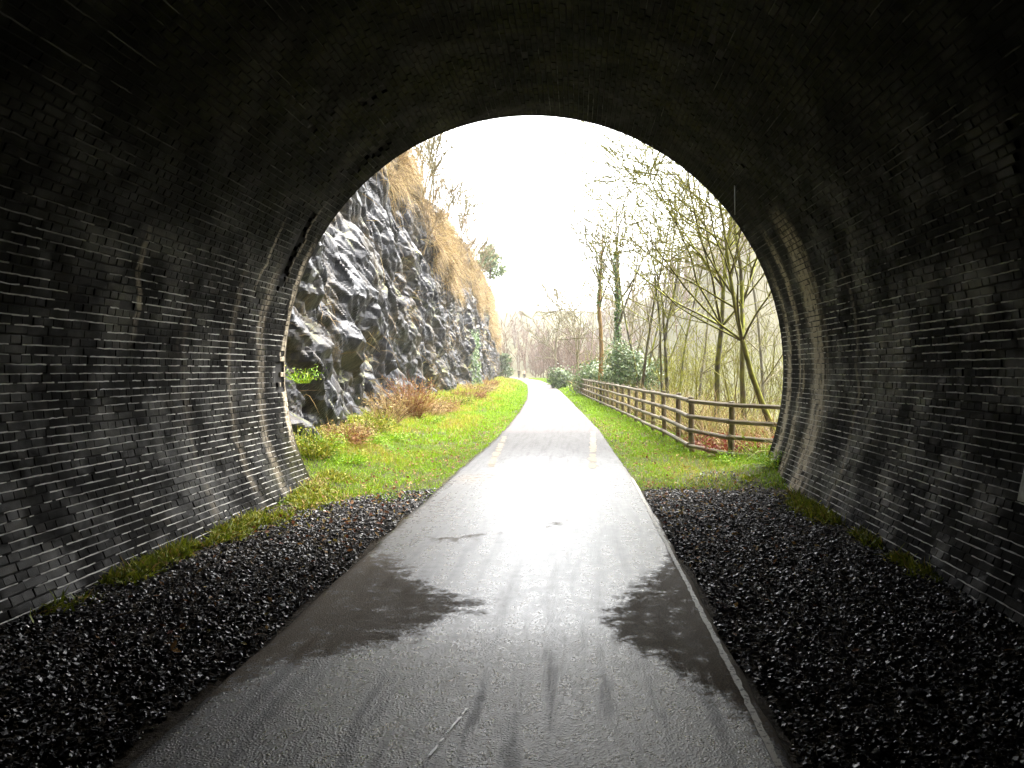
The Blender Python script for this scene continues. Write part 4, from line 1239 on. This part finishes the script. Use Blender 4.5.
# ------------------------------------------------------------------ two walkers far along the path
def build_person(x, y, jacket, trousers, hair, label, step, seed):
    t = NT('walker_clothes')
    tc = t.xyz(t.n('ShaderNodeTexCoord').outputs['Object'])
    z = tc[2]
    c = t.mix(t.step(z, 0.86, 0.88), trousers, jacket)
    c = t.mix(t.step(z, 1.44, 1.46), c, (0.45, 0.28, 0.2))
    c = t.mix(t.step(z, 1.60, 1.62), c, hair)
    m = t.done(c, 0.8)
    J = dict(pel=(0, 0, 0.92), waist=(0, 0, 1.08), chest=(0, 0.01, 1.28), neck=(0, 0, 1.46), head=(0, 0.02, 1.58), top=(0, 0.01, 1.70),
             hl=(-0.10, 0, 0.88), kl=(-0.11, 0.10 * step, 0.48), al=(-0.11, 0.16 * step, 0.09), tl=(-0.12, 0.16 * step + 0.17, 0.03),
             hr=(0.10, 0, 0.88), kr=(0.11, -0.06 * step, 0.48), ar=(0.11, -0.24 * step, 0.10), tr=(0.12, -0.24 * step + 0.17, 0.03),
             sl=(-0.19, 0, 1.40), el=(-0.24, -0.06, 1.13), wl=(-0.24, 0.08, 0.90), fl=(-0.23, 0.11, 0.80),
             sr=(0.19, 0, 1.40), er=(0.24, 0.03, 1.13), wr=(0.24, 0.14, 0.91), fr=(0.23, 0.17, 0.81))
    RAD_ = dict(pel=0.15, waist=0.14, chest=0.16, neck=0.06, head=0.095, top=0.075, hl=0.09, kl=0.06, al=0.045, tl=0.04, hr=0.09, kr=0.06, ar=0.045, tr=0.04,
                sl=0.07, el=0.05, wl=0.035, fl=0.03, sr=0.07, er=0.05, wr=0.035, fr=0.03)
    E = ['pel waist', 'waist chest', 'chest neck', 'neck head', 'head top', 'pel hl', 'hl kl', 'kl al', 'al tl', 'pel hr', 'hr kr', 'kr ar', 'ar tr', 'chest sl', 'sl el', 'el wl', 'wl fl', 'chest sr', 'sr er', 'er wr', 'wr fr']
    names = list(J)
    me = bpy.data.meshes.new('person')
    me.from_pydata([J[n] for n in names], [tuple(names.index(q) for q in e.split()) for e in E], [])
    me.materials.append(m)
    o = put(bpy.data.objects.new('person', me), label=label, cat='person', group='walkers on the far path')
    sk = o.modifiers.new('skin', 'SKIN'); sk.use_smooth_shade = True
    for i, n in enumerate(names):
        v = me.skin_vertices[0].data[i]; v.radius = (RAD_[n], RAD_[n] * (0.75 if n in ('pel', 'waist', 'chest') else 1)); v.use_root = (n == 'pel')
    o.modifiers.new('sub', 'SUBSURF').render_levels = 1
    o.location = (x, y, 0.02)
    o.rotation_euler = (0, 0, R(185))

build_person(-10.3, 142, (0.10, 0.06, 0.03), (0.02, 0.02, 0.03), (0.03, 0.02, 0.01), 'walker in a darker jacket, left of the two on the far path', 1, 1)
build_person(-9.35, 141, (0.75, 0.55, 0.40), (0.03, 0.03, 0.05), (0.20, 0.12, 0.05), 'walker in a pale jacket, right of the two on the far path', -1, 2)

# ------------------------------------------------------------------ small things in the tunnel
def build_bits():
    t = NT('pale_calcite'); m = t.done((0.6, 0.58, 0.52), 0.4)
    a = math.asin((2.22 - CX) / RAD)
    zt = CAM_H + RAD * math.cos(a)
    V, F = tubes([(np.array([0, 0, 0.0]), np.array([0.002, 0, -0.2]), 0.012, 0.009), (np.array([0.002, 0, -0.2]), np.array([0, 0, -0.42]), 0.009, 0.004)], 6)
    mesh('stalactite', V, F, m, label='thin pale calcite straw hanging from the right side of the arch', cat='stalactite').location = (2.22, 11.25, zt + 0.12)
    t = NT('pale_plate'); n = t.noise(t.pos(), 20, 4)
    m = t.done(t.ramp(n, [(0.3, (0.16, 0.155, 0.14)), (0.6, (0.34, 0.335, 0.31))]), 0.5)
    import bmesh
    bm = bmesh.new()
    bmesh.ops.create_cube(bm, size=1)
    bmesh.ops.scale(bm, vec=(0.012, 0.13, 0.30), verts=bm.verts)
    bmesh.ops.bevel(bm, geom=list(bm.edges), offset=0.004, segments=2, affect='EDGES')
    me = bpy.data.meshes.new('wall_plate'); bm.to_mesh(me); bm.free(); me.materials.append(m)
    aa = math.pi / 2 + math.asin(0.77 / RAD)
    P = lining_point(np.array([5.535]), np.array([aa]), np.array([RAD - 0.012]))[0]
    o = put(bpy.data.objects.new('wall_plate', me), label='small pale plate fixed low on the right tunnel wall', cat='plate')
    o.location = P; o.rotation_euler = (0, aa - math.pi / 2, 0)
    # a twig and a few dead leaves
    V, F = tubes([(np.array([0, 0, 0]), np.array([0.09, 0.07, 0.02]), 0.005, 0.004), (np.array([0.09, 0.07, 0.02]), np.array([0.15, 0.16, 0.015]), 0.004, 0.002), (np.array([0.09, 0.07, 0.02]), np.array([0.16, 0.06, 0.03]), 0.003, 0.0015)], 5)
    mesh('twig', V, F, B_PALE, label='small pale twig lying on the ballast near the left wall', cat='twig').location = (-3.05, 5.1, 0.0)

build_bits()

# ------------------------------------------------------------------ hazy air
def build_haze():
    lo, hi = np.array([-2600, -70, -14.0]), np.array([2600, 3050, 75.0])
    c = np.array([[x, y, z] for x in (0, 1) for y in (0, 1) for z in (0, 1)], float)
    F = np.array([[0, 1, 3, 2], [4, 6, 7, 5], [0, 4, 5, 1], [2, 3, 7, 6], [0, 2, 6, 4], [1, 5, 7, 3]])
    m = bpy.data.materials.new('haze'); m.use_nodes = True
    n = m.node_tree.nodes; n.clear()
    o = n.new('ShaderNodeOutputMaterial'); v = n.new('ShaderNodeVolumePrincipled')
    v.inputs['Color'].default_value = (0.95, 0.94, 0.92, 1); v.inputs['Density'].default_value = HAZE
    v.inputs['Anisotropy'].default_value = 0.3
    m.node_tree.links.new(v.outputs[0], o.inputs['Volume'])
    mesh('haze', lo + c * (hi - lo), F, m, kind='stuff', label='pale damp haze filling the valley air', cat='haze')
HAZE = 0.0006
build_haze()
